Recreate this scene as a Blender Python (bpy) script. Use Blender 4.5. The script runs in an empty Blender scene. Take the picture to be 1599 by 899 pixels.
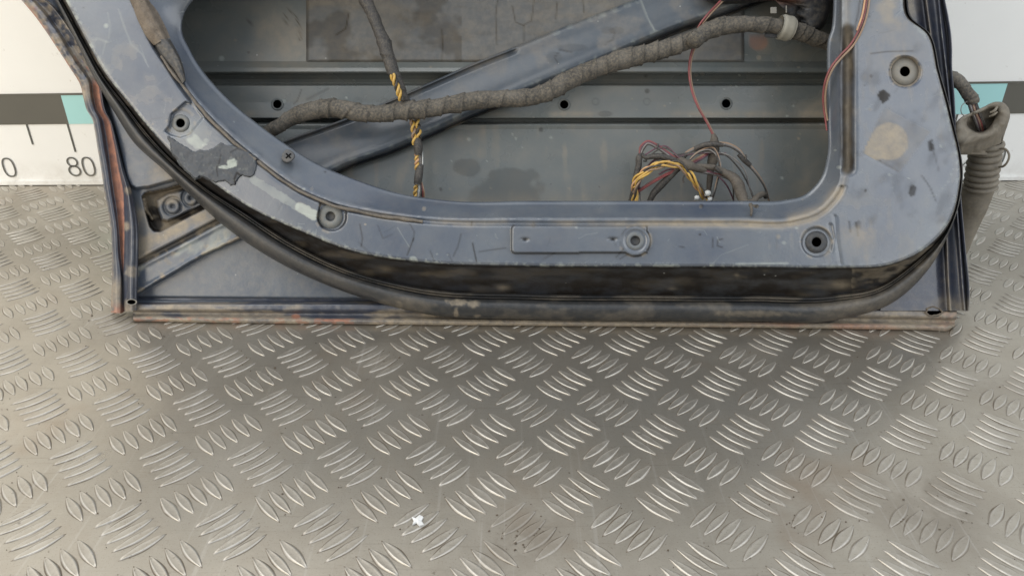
import bpy, math, random
import numpy as np
random.seed(4); rng = np.random.default_rng(4)
sc = bpy.context.scene
C = sc.collection
# ------------------------------------------------------------------ camera
F_PX, TH, H = 1180.0, math.radians(28.8), 0.358
cam_d = bpy.data.cameras.new('camera'); cam = bpy.data.objects.new('camera', cam_d); C.objects.link(cam)
cam_d.sensor_width = 36; cam_d.lens = F_PX*36/1599; cam_d.clip_start = 0.01; cam_d.clip_end = 100
cam.location = (0, 0, H); cam.rotation_euler = (math.pi/2-TH, 0, 0)
sc.camera = cam
# ------------------------------------------------------------------ world, ceiling lamp and added wall fills (soft bay light, warm from the left)
W = bpy.data.worlds.new('World'); sc.world = W; W.use_nodes = True
nt = W.node_tree; nt.nodes.clear()
wo = nt.nodes.new('ShaderNodeOutputWorld'); bg = nt.nodes.new('ShaderNodeBackground')
tc = nt.nodes.new('ShaderNodeTexCoord'); sx = nt.nodes.new('ShaderNodeSeparateXYZ'); cr = nt.nodes.new('ShaderNodeValToRGB')
nt.links.new(tc.outputs['Generated'], sx.inputs[0]); nt.links.new(sx.outputs['Z'], cr.inputs[0])
cr.color_ramp.elements[0].position = 0.0; cr.color_ramp.elements[0].color = (.26, .255, .24, 1)
cr.color_ramp.elements[1].position = 0.55; cr.color_ramp.elements[1].color = (.88, .97, 1.10, 1)
nt.links.new(cr.outputs[0], bg.inputs[0]); nt.links.new(bg.outputs[0], wo.inputs[0]); bg.inputs[1].default_value = 0.86
def area(name, loc, target, size, power, col):
    d = bpy.data.lights.new(name, 'AREA'); d.shape = 'RECTANGLE'; d.size = size[0]; d.size_y = size[1]
    d.energy = power; d.color = col
    o = bpy.data.objects.new(name, d); C.objects.link(o); o.location = loc
    v = np.array(target)-np.array(loc)
    import mathutils
    o.rotation_euler = mathutils.Vector(v).to_track_quat('-Z', 'Y').to_euler()
    return o
area('ceiling_lamp', (-1.1, 0.45, 2.0), (0, .65, 0.1), (2.6, 1.8), 36, (1.0, .975, .94))
area('left_wall_fill', (-1.25, -.15, 0.42), (-.80, .93, .17), (1.3, .8), 11.5, (1.0, .89, .72))  # added, unseen: set low to brighten the left of the board
area('right_wall_fill', (1.5, -.1, .75), (.80, .93, 0.14), (1.8, 1.1), 11, (.97, .99, 1.0))  # added unseen fill that brightens the right of the board
sc.view_settings.view_transform = 'Standard'; sc.view_settings.look = 'None'
sc.view_settings.exposure = 0; sc.view_settings.gamma = 1
sc.render.engine = 'CYCLES'

# ------------------------------------------------------------------ geometry helpers
CAM = np.array([0, 0, H]); FW = np.array([0, math.cos(TH), -math.sin(TH)]); UP = np.array([0, math.sin(TH), math.cos(TH)]); RT = np.array([1., 0, 0])
def ray(px, py):
    px = np.asarray(px, float); py = np.asarray(py, float)
    return FW + ((px-799.5)/F_PX)[..., None]*RT - ((py-449.5)/F_PX)[..., None]*UP
def floor_pt(px, py, z=0.0):
    r = ray(px, py); t = (z-H)/r[..., 2]; return CAM + r*t[..., None]
def plane_pt(px, py, P0, N, w=0.0):
    r = ray(px, py); w = np.asarray(w, float)
    t = ((P0-CAM) @ N + w)/(r @ N); return CAM + r*t[..., None]
A0 = floor_pt(212., 502.); B0 = floor_pt(1480., 516.)
U = (B0-A0)/np.linalg.norm(B0-A0); NH = np.array([-U[1], U[0], 0.])
BETA = math.radians(27)
VV = np.array([0, 0, 1.])*math.cos(BETA) + NH*math.sin(BETA)
NN = np.array([0, 0, 1.])*math.sin(BETA) - NH*math.cos(BETA)
def D(px, py, w=0.0): return plane_pt(px, py, A0, NN, w)       # a point on the leaning door, w metres towards the room
def pxm(P):                                                     # metres per photo pixel at a point
    return ((np.asarray(P)-CAM) @ FW)/F_PX

def hermite(ts, keys, t):
    keys = np.asarray(keys, float); ts = np.asarray(ts, float); t = np.asarray(t, float)
    if keys.ndim == 1: keys = keys[:, None]
    n = len(ts); m = np.zeros_like(keys)
    if n == 2:
        m[:] = (keys[1]-keys[0])/(ts[1]-ts[0])
    else:
        d = (keys[1:]-keys[:-1])/(ts[1:]-ts[:-1])[:, None]
        h = (ts[1:]-ts[:-1])[:, None]
        m[1:-1] = (d[:-1]*h[1:]+d[1:]*h[:-1])/(h[1:]+h[:-1]); m[0] = d[0]; m[-1] = d[-1]
    i = np.clip(np.searchsorted(ts, t, side='right')-1, 0, n-2)
    h = (ts[i+1]-ts[i])[:, None]; x = ((t-ts[i])[:, None])/h
    return ((2*x**3-3*x**2+1)*keys[i] + (x**3-2*x**2+x)*h*m[i] + (-2*x**3+3*x**2)*keys[i+1] + (x**3-x**2)*h*m[i+1])
def curve(pts, n):
    pts = np.asarray(pts, float); s = np.concatenate([[0], np.cumsum(np.linalg.norm(np.diff(pts[:, :2], axis=0), axis=1))])
    return hermite(s, pts, np.linspace(0, s[-1], n))
def sstep(a, b, x):
    t = np.clip((np.asarray(x, float)-a)/(b-a), 0, 1); return t*t*(3-2*t)
def vnoise(x, y, seed=0):
    x = np.asarray(x, float); y = np.asarray(y, float)
    xi = np.floor(x).astype(np.int64); yi = np.floor(y).astype(np.int64); fx = x-xi; fy = y-yi
    fx = fx*fx*(3-2*fx); fy = fy*fy*(3-2*fy)
    def h(a, b):
        v = (a*374761393 + b*668265263 + seed*1274126177) & 0xffffffff
        v = ((v ^ (v >> 13))*1274126177) & 0xffffffff
        v = v ^ (v >> 16); return (v & 0xffff)/65535.0
    return (h(xi, yi)*(1-fx)+h(xi+1, yi)*fx)*(1-fy) + (h(xi, yi+1)*(1-fx)+h(xi+1, yi+1)*fx)*fy
def fbm(x, y, s=40., seed=0, o=4):
    r = 0; a = .5
    for k in range(o):
        r = r + a*vnoise(x/s*2**k, y/s*2**k, seed+k*17); a *= .5
    return r/(1-.5**o)
def dseg(x, y, poly):
    P = np.stack([x, y], -1); best = np.full(x.shape, 1e9)
    for a, b in zip(poly[:-1], poly[1:]):
        a = np.array(a[:2], float); b = np.array(b[:2], float); ab = b-a
        t = np.clip(((P-a) @ ab)/(ab @ ab + 1e-12), 0, 1)
        best = np.minimum(best, np.linalg.norm(P-a-t[..., None]*ab, axis=-1))
    return best
def inside(x, y, poly):
    r = np.zeros(x.shape, bool); n = len(poly)
    for i in range(n):
        x0, y0 = poly[i][:2]; x1, y1 = poly[(i+1) % n][:2]
        c = ((y0 > y) != (y1 > y)) & (x < (x1-x0)*(y-y0)/((y1-y0) if y1 != y0 else 1e-9) + x0)
        r ^= c
    return r
def sdp(x, y, poly):                                            # >0 inside
    d = dseg(x, y, list(poly)+[poly[0]]); return np.where(inside(x, y, poly), d, -d)

def mesh_obj(name, V, Fc, mat, parent=None, st=None, smooth=True):
    me = bpy.data.meshes.new(name)
    V = np.asarray(V, float)
    off = np.array(parent.location) if parent is not None else np.zeros(3)
    if parent is not None and parent.parent is not None: off = off + np.array(parent.parent.location)
    if parent is not None and parent.type == 'MESH': off = np.array(parent['org'])
    org = off if parent is not None else V.mean(0)*np.array([1, 1, 0]) + np.array([0, 0, V[:, 2].min()])
    Vl = V-org
    if isinstance(Fc, np.ndarray):
        nf, k = Fc.shape
        me.vertices.add(len(V)); me.vertices.foreach_set('co', Vl.ravel())
        me.loops.add(nf*k); me.loops.foreach_set('vertex_index', Fc.ravel().astype(np.int32))
        me.polygons.add(nf); me.polygons.foreach_set('loop_start', np.arange(0, nf*k, k, dtype=np.int32))
        try: me.polygons.foreach_set('loop_total', np.full(nf, k, dtype=np.int32))
        except Exception: pass
        me.update(calc_edges=True)
    else:
        me.from_pydata(Vl.tolist(), [], Fc)
    me.validate()
    if smooth: me.polygons.foreach_set('use_smooth', np.ones(len(me.polygons), bool))
    if st is not None:
        a = me.color_attributes.new('st', 'FLOAT_COLOR', 'POINT')
        a.data.foreach_set('color', np.clip(st, 0, 1).astype(np.float32).ravel())
    if isinstance(mat, (list, tuple)):
        for m in mat: me.materials.append(m)
    else: me.materials.append(mat)
    o = bpy.data.objects.new(name, me); C.objects.link(o)
    if parent is not None:
        o.parent = parent; o['org'] = [float(v) for v in org]
        if parent.type == 'MESH': o.location = (0, 0, 0)
    else: o.location = org; o['org'] = [float(v) for v in org]
    return o
def grid_faces(n, m, close=False, mask=None):
    i, j = np.meshgrid(np.arange(n-1), np.arange(m if close else m-1), indexing='ij')
    j2 = (j+1) % m
    Fc = np.stack([i*m+j, (i+1)*m+j, (i+1)*m+j2, i*m+j2], -1).reshape(-1, 4)
    if mask is not None:
        Fc = Fc[mask.ravel()[Fc].all(1)]
    return Fc
def empty(name, loc, label, cat, group=None):
    o = bpy.data.objects.new(name, None); C.objects.link(o); o.location = loc; o.empty_display_size = .02
    o['label'] = label; o['category'] = cat
    if group: o['group'] = group
    return o
def frames(P):
    T = np.gradient(P, axis=0); T /= np.linalg.norm(T, axis=1)[:, None]
    n = np.cross(T[0], [0.1, .3, 1.]); n /= np.linalg.norm(n); Ns = [n]
    for k in range(1, len(P)):
        n = n - T[k]*(n @ T[k]); n /= np.linalg.norm(n); Ns.append(n)
    Ns = np.array(Ns); return T, Ns, np.cross(T, Ns)
def tube_mesh(P, R, m=10, ridge=0, pitch=.012, bump=0, seed=0, flat=None, cap=True):
    T, A, B = frames(P); n = len(P)
    s = np.concatenate([[0], np.cumsum(np.linalg.norm(np.diff(P, axis=0), axis=1))])
    an = np.linspace(0, 2*np.pi, m, endpoint=False)
    S, AN = np.meshgrid(s, an, indexing='ij'); RR = np.repeat(np.asarray(R)[:, None], m, 1).copy()
    if ridge:
        ph = (S/pitch + AN/(2*np.pi) + 1.7*vnoise(S/pitch*.45, S*0, seed)) % 1.0; ridge_ = ridge*(.35+1.1*vnoise(S/pitch*.6+9, AN*0, seed+2))
        RR *= 1 + ridge_*(ph-.5)*.9 + ridge_*.6*np.exp(-((ph-.97)/.04)**2)
    if bump:
        RR *= 1 + bump*(fbm(S*1000+50, np.cos(AN)*6+np.sin(AN)*5+20, 9., seed)-.5)*2
    X = P[:, None]+RR[..., None]*(np.cos(AN)[..., None]*A[:, None]+np.sin(AN)[..., None]*B[:, None])
    V = X.reshape(-1, 3); Fc = grid_faces(n, m, close=True)
    if cap:
        V = np.vstack([V, P[:1], P[-1:]]); c0 = len(V)-2
        e = [[c0, (k+1) % m, k, k] for k in range(m)] + [[c0+1, (n-1)*m+k, (n-1)*m+(k+1) % m, (n-1)*m+k] for k in range(m)]
        tri = []
        for q in e: tri.append(q[:3])
        return V, Fc, np.array([[a, b, c] for a, b, c in tri])
    return V, Fc, None
def merge(parts):
    V = []; Fl = []; o = 0
    for v, f, t in parts:
        V.append(v); Fl += (f+o).tolist()
        if t is not None: Fl += (t+o).tolist()
        o += len(v)
    return np.vstack(V), Fl
def dpath(pts, n, space=D):
    """pts: (px, py, w, r_px) keys -> world path and radii"""
    c = curve(np.array(pts, float), n)
    P = space(c[:, 0], c[:, 1], c[:, 2]); return P, np.maximum(c[:, 3], .3)*pxm(P)
def stain_for(V, fn=None):
    return None

# ------------------------------------------------------------------ materials
def mat_new(name):
    m = bpy.data.materials.new(name); m.use_nodes = True; n = m.node_tree
    b = n.nodes['Principled BSDF']; return m, n, b
def noise(n, scale, detail=4, rough=.6, vec=None):
    t = n.nodes.new('ShaderNodeTexNoise'); t.inputs['Scale'].default_value = scale; t.inputs['Detail'].default_value = detail
    t.inputs['Roughness'].default_value = rough
    if vec is not None: n.links.new(vec, t.inputs['Vector'])
    return t
def ramp(n, src, a, b, ca=(0, 0, 0, 1), cb=(1, 1, 1, 1)):
    r = n.nodes.new('ShaderNodeValToRGB'); r.color_ramp.elements[0].position = a; r.color_ramp.elements[1].position = b
    r.color_ramp.elements[0].color = ca; r.color_ramp.elements[1].color = cb; n.links.new(src, r.inputs[0]); return r
def mix(n, fac, a, b):
    x = n.nodes.new('ShaderNodeMix'); x.data_type = 'RGBA'
    if hasattr(fac, 'links'): n.links.new(fac, x.inputs[0])
    else: x.inputs[0].default_value = fac
    for s, v in ((6, a), (7, b)):
        if hasattr(v, 'links'): n.links.new(v, x.inputs[s])
        else: x.inputs[s].default_value = (*v, 1)
    return x.outputs[2]
def math_n(n, op, a, b, clamp=False):
    x = n.nodes.new('ShaderNodeMath'); x.operation = op; x.use_clamp = clamp
    for s, v in ((0, a), (1, b)):
        if hasattr(v, 'links'): n.links.new(v, x.inputs[s])
        else: x.inputs[s].default_value = v
    return x.outputs[0]
DUST, RUST, RESID, GRIME_SHADE = (.30, .25, .18), (.20, .085, .05), (.36, .39, .35), (.019, .016, .0135)  # the last tone serves both real grime and painted shade
def surf(name, col, col2=None, rough=.4, metal=0, nscale=30, spec=.5, coat=0, bump=.15, bscale=400, dustv=.25, stains=True, speck=.0, dust=DUST):
    m, n, b = mat_new(name)
    tco = n.nodes.new('ShaderNodeTexCoord').outputs['Object']
    n1 = noise(n, nscale, 5, .62, tco); n2 = noise(n, nscale*7, 4, .7, tco)
    base = mix(n, ramp(n, n1.outputs[0], .35, .68).outputs[0], col, col2 or tuple(c*.75 for c in col))
    # thin uneven dust film
    f = math_n(n, 'MULTIPLY', ramp(n, n2.outputs[0], .42, .75).outputs[0], dustv)
    base = mix(n, f, base, dust)
    rsrc = math_n(n, 'ADD', math_n(n, 'MULTIPLY', n1.outputs[0], .25), rough-.12)
    if stains:
        at = n.nodes.new('ShaderNodeAttribute'); at.attribute_name = 'st'
        sp = n.nodes.new('ShaderNodeSeparateColor'); n.links.new(at.outputs['Color'], sp.inputs[0])
        brk = ramp(n, n2.outputs[0], .30, .62).outputs[0]
        brk = math_n(n, 'ADD', math_n(n, 'MULTIPLY', brk, .55), .45)
        g = math_n(n, 'MULTIPLY', at.outputs['Alpha'], math_n(n, 'ADD', math_n(n, 'MULTIPLY', brk, .4), .72), True); base = mix(n, g, base, GRIME_SHADE)
        d = math_n(n, 'MULTIPLY', sp.outputs[0], brk, True); base = mix(n, d, base, DUST)
        rr = math_n(n, 'MULTIPLY', sp.outputs[1], math_n(n, 'ADD', brk, .25), True)
        base = mix(n, rr, base, mix(n, n2.outputs[0], (.17, .075, .05), (.44, .20, .125)))
        base = mix(n, math_n(n, 'MULTIPLY', sp.outputs[2], math_n(n, 'ADD', brk, .2), True), base, RESID)
        cov = math_n(n, 'MAXIMUM', math_n(n, 'MAXIMUM', sp.outputs[0], sp.outputs[1]), sp.outputs[2])
        rsrc = math_n(n, 'ADD', rsrc, math_n(n, 'MULTIPLY', cov, .4), True)
    if speck:
        v = n.nodes.new('ShaderNodeTexVoronoi'); v.inputs['Scale'].default_value = 90; n.links.new(tco, v.inputs['Vector'])
        dots = ramp(n, v.outputs['Distance'], .03, .09, (1, 1, 1, 1), (0, 0, 0, 1)).outputs[0]
        gate = ramp(n, noise(n, 60, 1, .5, tco).outputs[0], .60, .66).outputs[0]
        base = mix(n, math_n(n, 'MULTIPLY', math_n(n, 'MULTIPLY', dots, gate), speck), base, (.5, .5, .46))
    if stains:
        sf = math_n(n, 'SUBTRACT', 1.0, math_n(n, 'MULTIPLY', at.outputs['Alpha'], .72), True)
        n.links.new(math_n(n, 'MULTIPLY', sf, spec), b.inputs['Specular IOR Level']); n.links.new(math_n(n, 'MULTIPLY', sf, coat), b.inputs['Coat Weight'])
        rsrc = math_n(n, 'ADD', rsrc, math_n(n, 'MULTIPLY', at.outputs['Alpha'], .15), True)
    n.links.new(base, b.inputs['Base Color']); n.links.new(rsrc, b.inputs['Roughness'])
    b.inputs['Metallic'].default_value = metal
    if not stains: b.inputs['Specular IOR Level'].default_value = spec; b.inputs['Coat Weight'].default_value = coat
    b.inputs['Coat Roughness'].default_value = .25;# b.inputs['Coat Roughness'].default_value = .25
    if bump:
        bp = n.nodes.new('ShaderNodeBump'); bp.inputs['Strength'].default_value = bump; bp.inputs['Distance'].default_value = .0006
        n.links.new(noise(n, bscale, 3, .6, tco).outputs[0], bp.inputs['Height']); n.links.new(bp.outputs[0], b.inputs['Normal'])
    return m
M_PANEL = surf('navy_panel_paint', (.064, .079, .108), (.132, .148, .163), rough=.25, nscale=9, spec=.8, dustv=.09, speck=.7, coat=.35)
M_SKIN = surf('inner_skin_paint', (.115, .130, .128), (.150, .160, .152), rough=.27, nscale=9, spec=.6, dustv=.12, speck=.8)
M_BRACE = surf('brace_paint', (.052, .066, .084), (.082, .096, .110), rough=.32, nscale=14, spec=.6, dustv=.08, speck=.6)
M_NAVY = surf('navy_edge_paint', (.030, .037, .060), (.055, .063, .082), rough=.30, nscale=22, spec=.6, dustv=.15, coat=.25, speck=.5)
M_CORNER = surf('corner_paint', (.060, .078, .108), (.095, .112, .132), rough=.30, nscale=16, spec=.6, dustv=.2, coat=.1, speck=.5)
M_PAD = surf('sound_pad', (.070, .077, .082), (.105, .110, .108), rough=.42, nscale=14, spec=.5, dustv=.14, bump=.3, bscale=120, speck=.6)
M_RUBBER = surf('black_rubber', (.020, .022, .025), (.034, .035, .036), rough=.40, nscale=22, spec=.6, dustv=.10, bump=.3, bscale=700)
M_TAPE = surf('dusty_cloth_tape', (.052, .050, .046), (.125, .116, .102), rough=.85, nscale=70, spec=.25, dustv=.55, bump=.35, bscale=1600, stains=False)
M_TAPED = surf('dark_tape', (.030, .030, .031), (.06, .056, .052), rough=.6, nscale=90, spec=.4, dustv=.30, bump=.4, bscale=900, stains=False)
M_TAPEB = surf('brown_tape', (.075, .066, .056), (.12, .105, .088), rough=.7, nscale=90, spec=.3, dustv=.30, bump=.4, bscale=900, stains=False)
M_BOOT = surf('dusty_boot_rubber', (.135, .118, .092), (.22, .195, .155), rough=.7, nscale=35, spec=.35, dustv=.4, bump=.25, bscale=700, stains=False)
M_FOAM = surf('brown_foam', (.12, .098, .078), (.19, .16, .13), rough=.9, nscale=120, spec=.2, dustv=.4, bump=1.0, bscale=900, stains=False)
M_SEAL = surf('grey_sealant', (.045, .052, .062), (.068, .076, .087), rough=.5, nscale=40, spec=.4, dustv=.10, bump=.3, bscale=300)
M_BLACK = surf('black_plastic', (.012, .012, .013), rough=.5, nscale=50, dustv=.12, stains=False)
M_HOLE = surf('hole_inside', (.006, .006, .006), rough=.9, nscale=50, dustv=0, spec=.1, stains=False, bump=0)
M_PLUG = surf('grey_plug', (.045, .048, .052), rough=.6, nscale=50, dustv=.15, stains=False)
M_WASH = surf('dusty_boss', (.19, .185, .165), (.23, .215, .185), rough=.6, nscale=80, dustv=.4, stains=False)
M_CLIP = surf('beige_clip', (.30, .285, .235), (.38, .36, .30), rough=.6, nscale=80, dustv=.3, stains=False)
M_YEL = surf('yellow_wire', (.68, .43, .09), (.50, .30, .07), rough=.45, nscale=60, dustv=.45, stains=False, bump=0)
M_ORG = surf('pale_orange_wire', (.62, .36, .18), (.45, .25, .14), rough=.4, nscale=150, dustv=.25, stains=False, bump=0)
M_RED = surf('red_wire', (.26, .05, .055), (.15, .045, .045), rough=.4, nscale=150, dustv=.3, stains=False, bump=0)
M_TAN = surf('tan_wire', (.34, .22, .14), (.26, .18, .12), rough=.45, nscale=150, dustv=.3, stains=False, bump=0)
M_GRY = surf('grey_wire', (.22, .21, .20), (.15, .14, .135), rough=.45, nscale=150, dustv=.3, stains=False, bump=0)
M_PUR = surf('purple_wire', (.10, .035, .06), (.07, .03, .05), rough=.45, nscale=150, dustv=.3, stains=False, bump=0)
M_WHT = surf('white_plastic', (.62, .63, .60), (.45, .45, .43), rough=.4, nscale=100, dustv=.15, stains=False, bump=0)
M_CHIP = surf('white_chip', (.75, .75, .73), rough=.5, nscale=100, dustv=.1, stains=False, bump=0)
M_DIRT = surf('dirt', (.06, .045, .03), (.14, .11, .08), rough=.9, nscale=300, dustv=.3, stains=False)

def floor_mat():
    m, n, b = mat_new('aluminium_tread_plate')
    tco = n.nodes.new('ShaderNodeTexCoord').outputs['Object']
    big = noise(n, 3.2, 5, .55, tco); mid = noise(n, 28, 5, .65, tco); fine = noise(n, 420, 3, .6, tco)
    base = mix(n, ramp(n, big.outputs[0], .35, .68).outputs[0], (.352, .326, .280), (.445, .408, .345))
    base = mix(n, math_n(n, 'MULTIPLY', ramp(n, mid.outputs[0], .45, .75).outputs[0], .35), base, (.26, .215, .16))
    sp = noise(n, 130, 2, .7, tco)
    base = mix(n, math_n(n, 'MULTIPLY', ramp(n, sp.outputs[0], .70, .76).outputs[0], .65), base, (.09, .07, .05))
    rust = noise(n, 7, 4, .6, tco)
    base = mix(n, math_n(n, 'MULTIPLY', ramp(n, rust.outputs[0], .60, .78).outputs[0], .35), base, (.34, .22, .13))
    at = n.nodes.new('ShaderNodeAttribute'); at.attribute_name = 'st'
    s2 = n.nodes.new('ShaderNodeSeparateColor'); n.links.new(at.outputs['Color'], s2.inputs[0])
    base = mix(n, math_n(n, 'MULTIPLY', s2.outputs[0], .40, True), base, (.68, .66, .61))
    g = math_n(n, 'MULTIPLY', s2.outputs[1], ramp(n, mid.outputs[0], .15, .48).outputs[0], True)
    base = mix(n, g, base, (.12, .095, .065))
    # long fine scratches
    mp = n.nodes.new('ShaderNodeMapping'); mp.inputs['Scale'].default_value = (240, 7, 1); mp.inputs['Rotation'].default_value = (0, 0, .55)
    n.links.new(tco, mp.inputs[0]); sc1 = noise(n, 1.0, 2, .5, mp.outputs[0])
    mp2 = n.nodes.new('ShaderNodeMapping'); mp2.inputs['Scale'].default_value = (14, 330, 1); mp2.inputs['Rotation'].default_value = (0, 0, .25)
    n.links.new(tco, mp2.inputs[0]); sc2 = noise(n, 1.0, 3, .6, mp2.outputs[0])
    base = mix(n, math_n(n, 'MULTIPLY', ramp(n, sc1.outputs[0], .62, .72).outputs[0], .18), base, (.62, .60, .56))
    base = mix(n, math_n(n, 'MULTIPLY', ramp(n, sc2.outputs[0], .60, .72).outputs[0], .30), base, (.20, .18, .15))
    grit = noise(n, 900, 2, .6, tco)
    base = mix(n, math_n(n, 'MULTIPLY', ramp(n, grit.outputs[0], .60, .68).outputs[0], .35), base, (.16, .135, .10))
    n.links.new(base, b.inputs['Base Color'])
    n.links.new(math_n(n, 'SUBTRACT', math_n(n, 'SUBTRACT', .76, math_n(n, 'MULTIPLY', s2.outputs[0], .32)), math_n(n, 'MULTIPLY', s2.outputs[1], .6), True), b.inputs['Metallic'])
    rg = math_n(n, 'ADD', math_n(n, 'MULTIPLY', mid.outputs[0], .22), .16)
    rg = math_n(n, 'ADD', rg, math_n(n, 'MULTIPLY', sc1.outputs[0], .10))
    rg = math_n(n, 'ADD', rg, math_n(n, 'MULTIPLY', s2.outputs[1], .2))
    n.links.new(rg, b.inputs['Roughness'])
    bp = n.nodes.new('ShaderNodeBump'); bp.inputs['Strength'].default_value = .25; bp.inputs['Distance'].default_value = .0008
    hh = math_n(n, 'ADD', math_n(n, 'MULTIPLY', mid.outputs[0], .9), math_n(n, 'MULTIPLY', fine.outputs[0], .25))
    n.links.new(hh, bp.inputs['Height']); n.links.new(bp.outputs[0], b.inputs['Normal'])
    return m
M_FLOOR = floor_mat()
def board_mat(name, col, rough=.45, dirt=.25):
    m, n, b = mat_new(name)
    tco = n.nodes.new('ShaderNodeTexCoord').outputs['Object']
    a = noise(n, 6, 5, .6, tco); s = noise(n, 70, 3, .7, tco)
    xyz = n.nodes.new('ShaderNodeSeparateXYZ'); n.links.new(tco, xyz.inputs[0])
    low = ramp(n, xyz.outputs['Z'], 0.0, .035, (1, 1, 1, 1), (0, 0, 0, 1)).outputs[0]
    base = mix(n, math_n(n, 'MULTIPLY', ramp(n, a.outputs[0], .45, .8).outputs[0], dirt), col, tuple(c*.8 for c in col))
    base = mix(n, math_n(n, 'MULTIPLY', ramp(n, s.outputs[0], .72, .78).outputs[0], dirt*1.6), base, (.35, .28, .2) if col[0] > .3 else (.4, .38, .33))
    base = mix(n, math_n(n, 'MULTIPLY', math_n(n, 'MULTIPLY', low, ramp(n, noise(n, 25, 5, .7, tco).outputs[0], .40, .70).outputs[0]), .55), base, (.36, .31, .24))
    base = mix(n, math_n(n, 'MULTIPLY', ramp(n, noise(n, 45, 4, .75, tco).outputs[0], .66, .72).outputs[0], .30), base, (.42, .38, .32))
    n.links.new(base, b.inputs['Base Color']); b.inputs['Roughness'].default_value = rough
    return m
M_BOARD = board_mat('white_board', (.86, .855, .82))
M_BAND = board_mat('dark_band', (.105, .100, .082), .5, .8)
M_MINT = board_mat('mint_band', (.38, .68, .67), .5, .3)
M_INK = board_mat('grey_ink', (.10, .098, .085), .5, .1)

# ------------------------------------------------------------------ floor: five bar tread plate
PT = ([0, .34, .52, .63, .72, .80, .81, 1.0], [.84, .86, .95, .98, .66, .06, .0, .0])
def lens_bar(nu, nv):
    u = np.sign(np.linspace(-1, 1, nu))*(1-(1-abs(np.linspace(-1, 1, nu)))**1.25)
    v = np.interp(np.linspace(-1, 1, nv), [-1, -.5, 0, .5, 1], [-1, -.64, 0, .64, 1]) if nv > 7 else np.array([-1, -.68, 0, .68, 1.])
    UU, VV_ = np.meshgrid(u, v, indexing='ij')
    half = (1-np.abs(UU)**1.75)
    x = UU; y = VV_*half
    z = np.interp(np.abs(VV_), *PT)*np.clip((.94-np.abs(UU))/.10, 0, 1)*np.clip(half*3, 0, 1)
    rimv = np.exp(-((np.abs(VV_)-.66)/.12)**2)*(np.abs(UU) < .93)+.4*np.exp(-((np.abs(UU)-.86)/.05)**2)
    return x, y, z, np.abs(VV_), rimv
def build_floor():
    Vs = []; Fs = []; off = 0; ST = []
    x0 = float(floor_pt(125., 722.)[0]); P = .0620; z0 = .4004
    def add(V, Fc, st):
        nonlocal off
        Vs.append(V); Fs.append(Fc+off); ST.append(st); off += len(V)
    # base sheet
    n, m = 160, 120
    gx = np.linspace(-2.6, 2.6, n); gy = np.linspace(-1.2, 1.6, m)
    GX, GY = np.meshgrid(gx, gy, indexing='ij')
    Z = GX*0
    def dirtmask(X, Y):
        g = np.zeros(X.shape)
        for (px, py, r, a) in ((815, 840, .03, .8), (1450, 790, .038, .75), (190, 505, .03, .6), (1330, 770, .025, .5), (545, 800, .02, .3), (1230, 820, .03, .35), (600, 560, .02, .5), (1185, 545, .02, .4), (1560, 600, .03, .4)):
            q = floor_pt(float(px), float(py)); g = np.maximum(g, .85*a*np.exp(-((X-q[0])**2+(Y-q[1])**2)/r**2))
        return g
    s = np.zeros((n*m, 4)); s[:, 1] = dirtmask(GX, GY).ravel(); s[:, 3] = 1
    add(np.stack([GX, GY, Z], -1).reshape(-1, 3), grid_faces(n, m), s)
    fine = lens_bar(19, 17); coarse = lens_bar(9, 5)
    L, Wd, Ht, pit = .0155, .0040, .00080, .0092
    for i in range(-26, 38):
        for j in range(-12, 14):
            for kind in (0, 1):
                cx = x0+(i+.5*kind)*P; cy = z0+(j+.5*kind)*P
                if cx < -1.55 or cx > 1.55 or cy < -.3 or cy > 1.0: continue
                a = math.radians(45 if kind == 0 else -45)+rng.normal(0, .008)
                d = np.array([math.cos(a), math.sin(a)]); e = np.array([-d[1], d[0]])
                near = abs(cx) < .62 and .22 < cy < .75
                X, Y, Zb, AV, RV = fine if near else coarse
                for k in range(-2, 3):
                    ll = L*(1+rng.normal(0, .025)); ww = Wd*(1+rng.normal(0, .07)); hh = Ht*(1+rng.normal(0, .12))
                    ox = cx + e[0]*pit*k + rng.normal(0, .0003); oy = cy + e[1]*pit*k + rng.normal(0, .0003)
                    px = ox + X*ll*d[0]+Y*ww*e[0]; py = oy + X*ll*d[1]+Y*ww*e[1]
                    zz = Zb*hh + .00004
                    s = np.zeros((X.size, 4)); wn = vnoise(px*300+90, py*300+90, 3); s[:, 0] = (RV*(.6+.6*wn)+.26*(1-RV)*(AV < .7)*(.3+.8*wn)).ravel(); s[:, 1] = np.maximum(dirtmask(px, py), np.maximum(sstep(.74, .82, AV), (Zb < .02))*(.25+1.0*vnoise(px*90+50, py*90+50, 7))).ravel(); s[:, 3] = 1  # bar foot: packed dirt that doubles as painted edge shade
                    add(np.stack([px, py, zz], -1).reshape(-1, 3), grid_faces(*X.shape), s)
    o = mesh_obj('floor', np.vstack(Vs), np.vstack(Fs), M_FLOOR, st=np.vstack(ST)); o['kind'] = 'structure'
build_floor()

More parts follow.
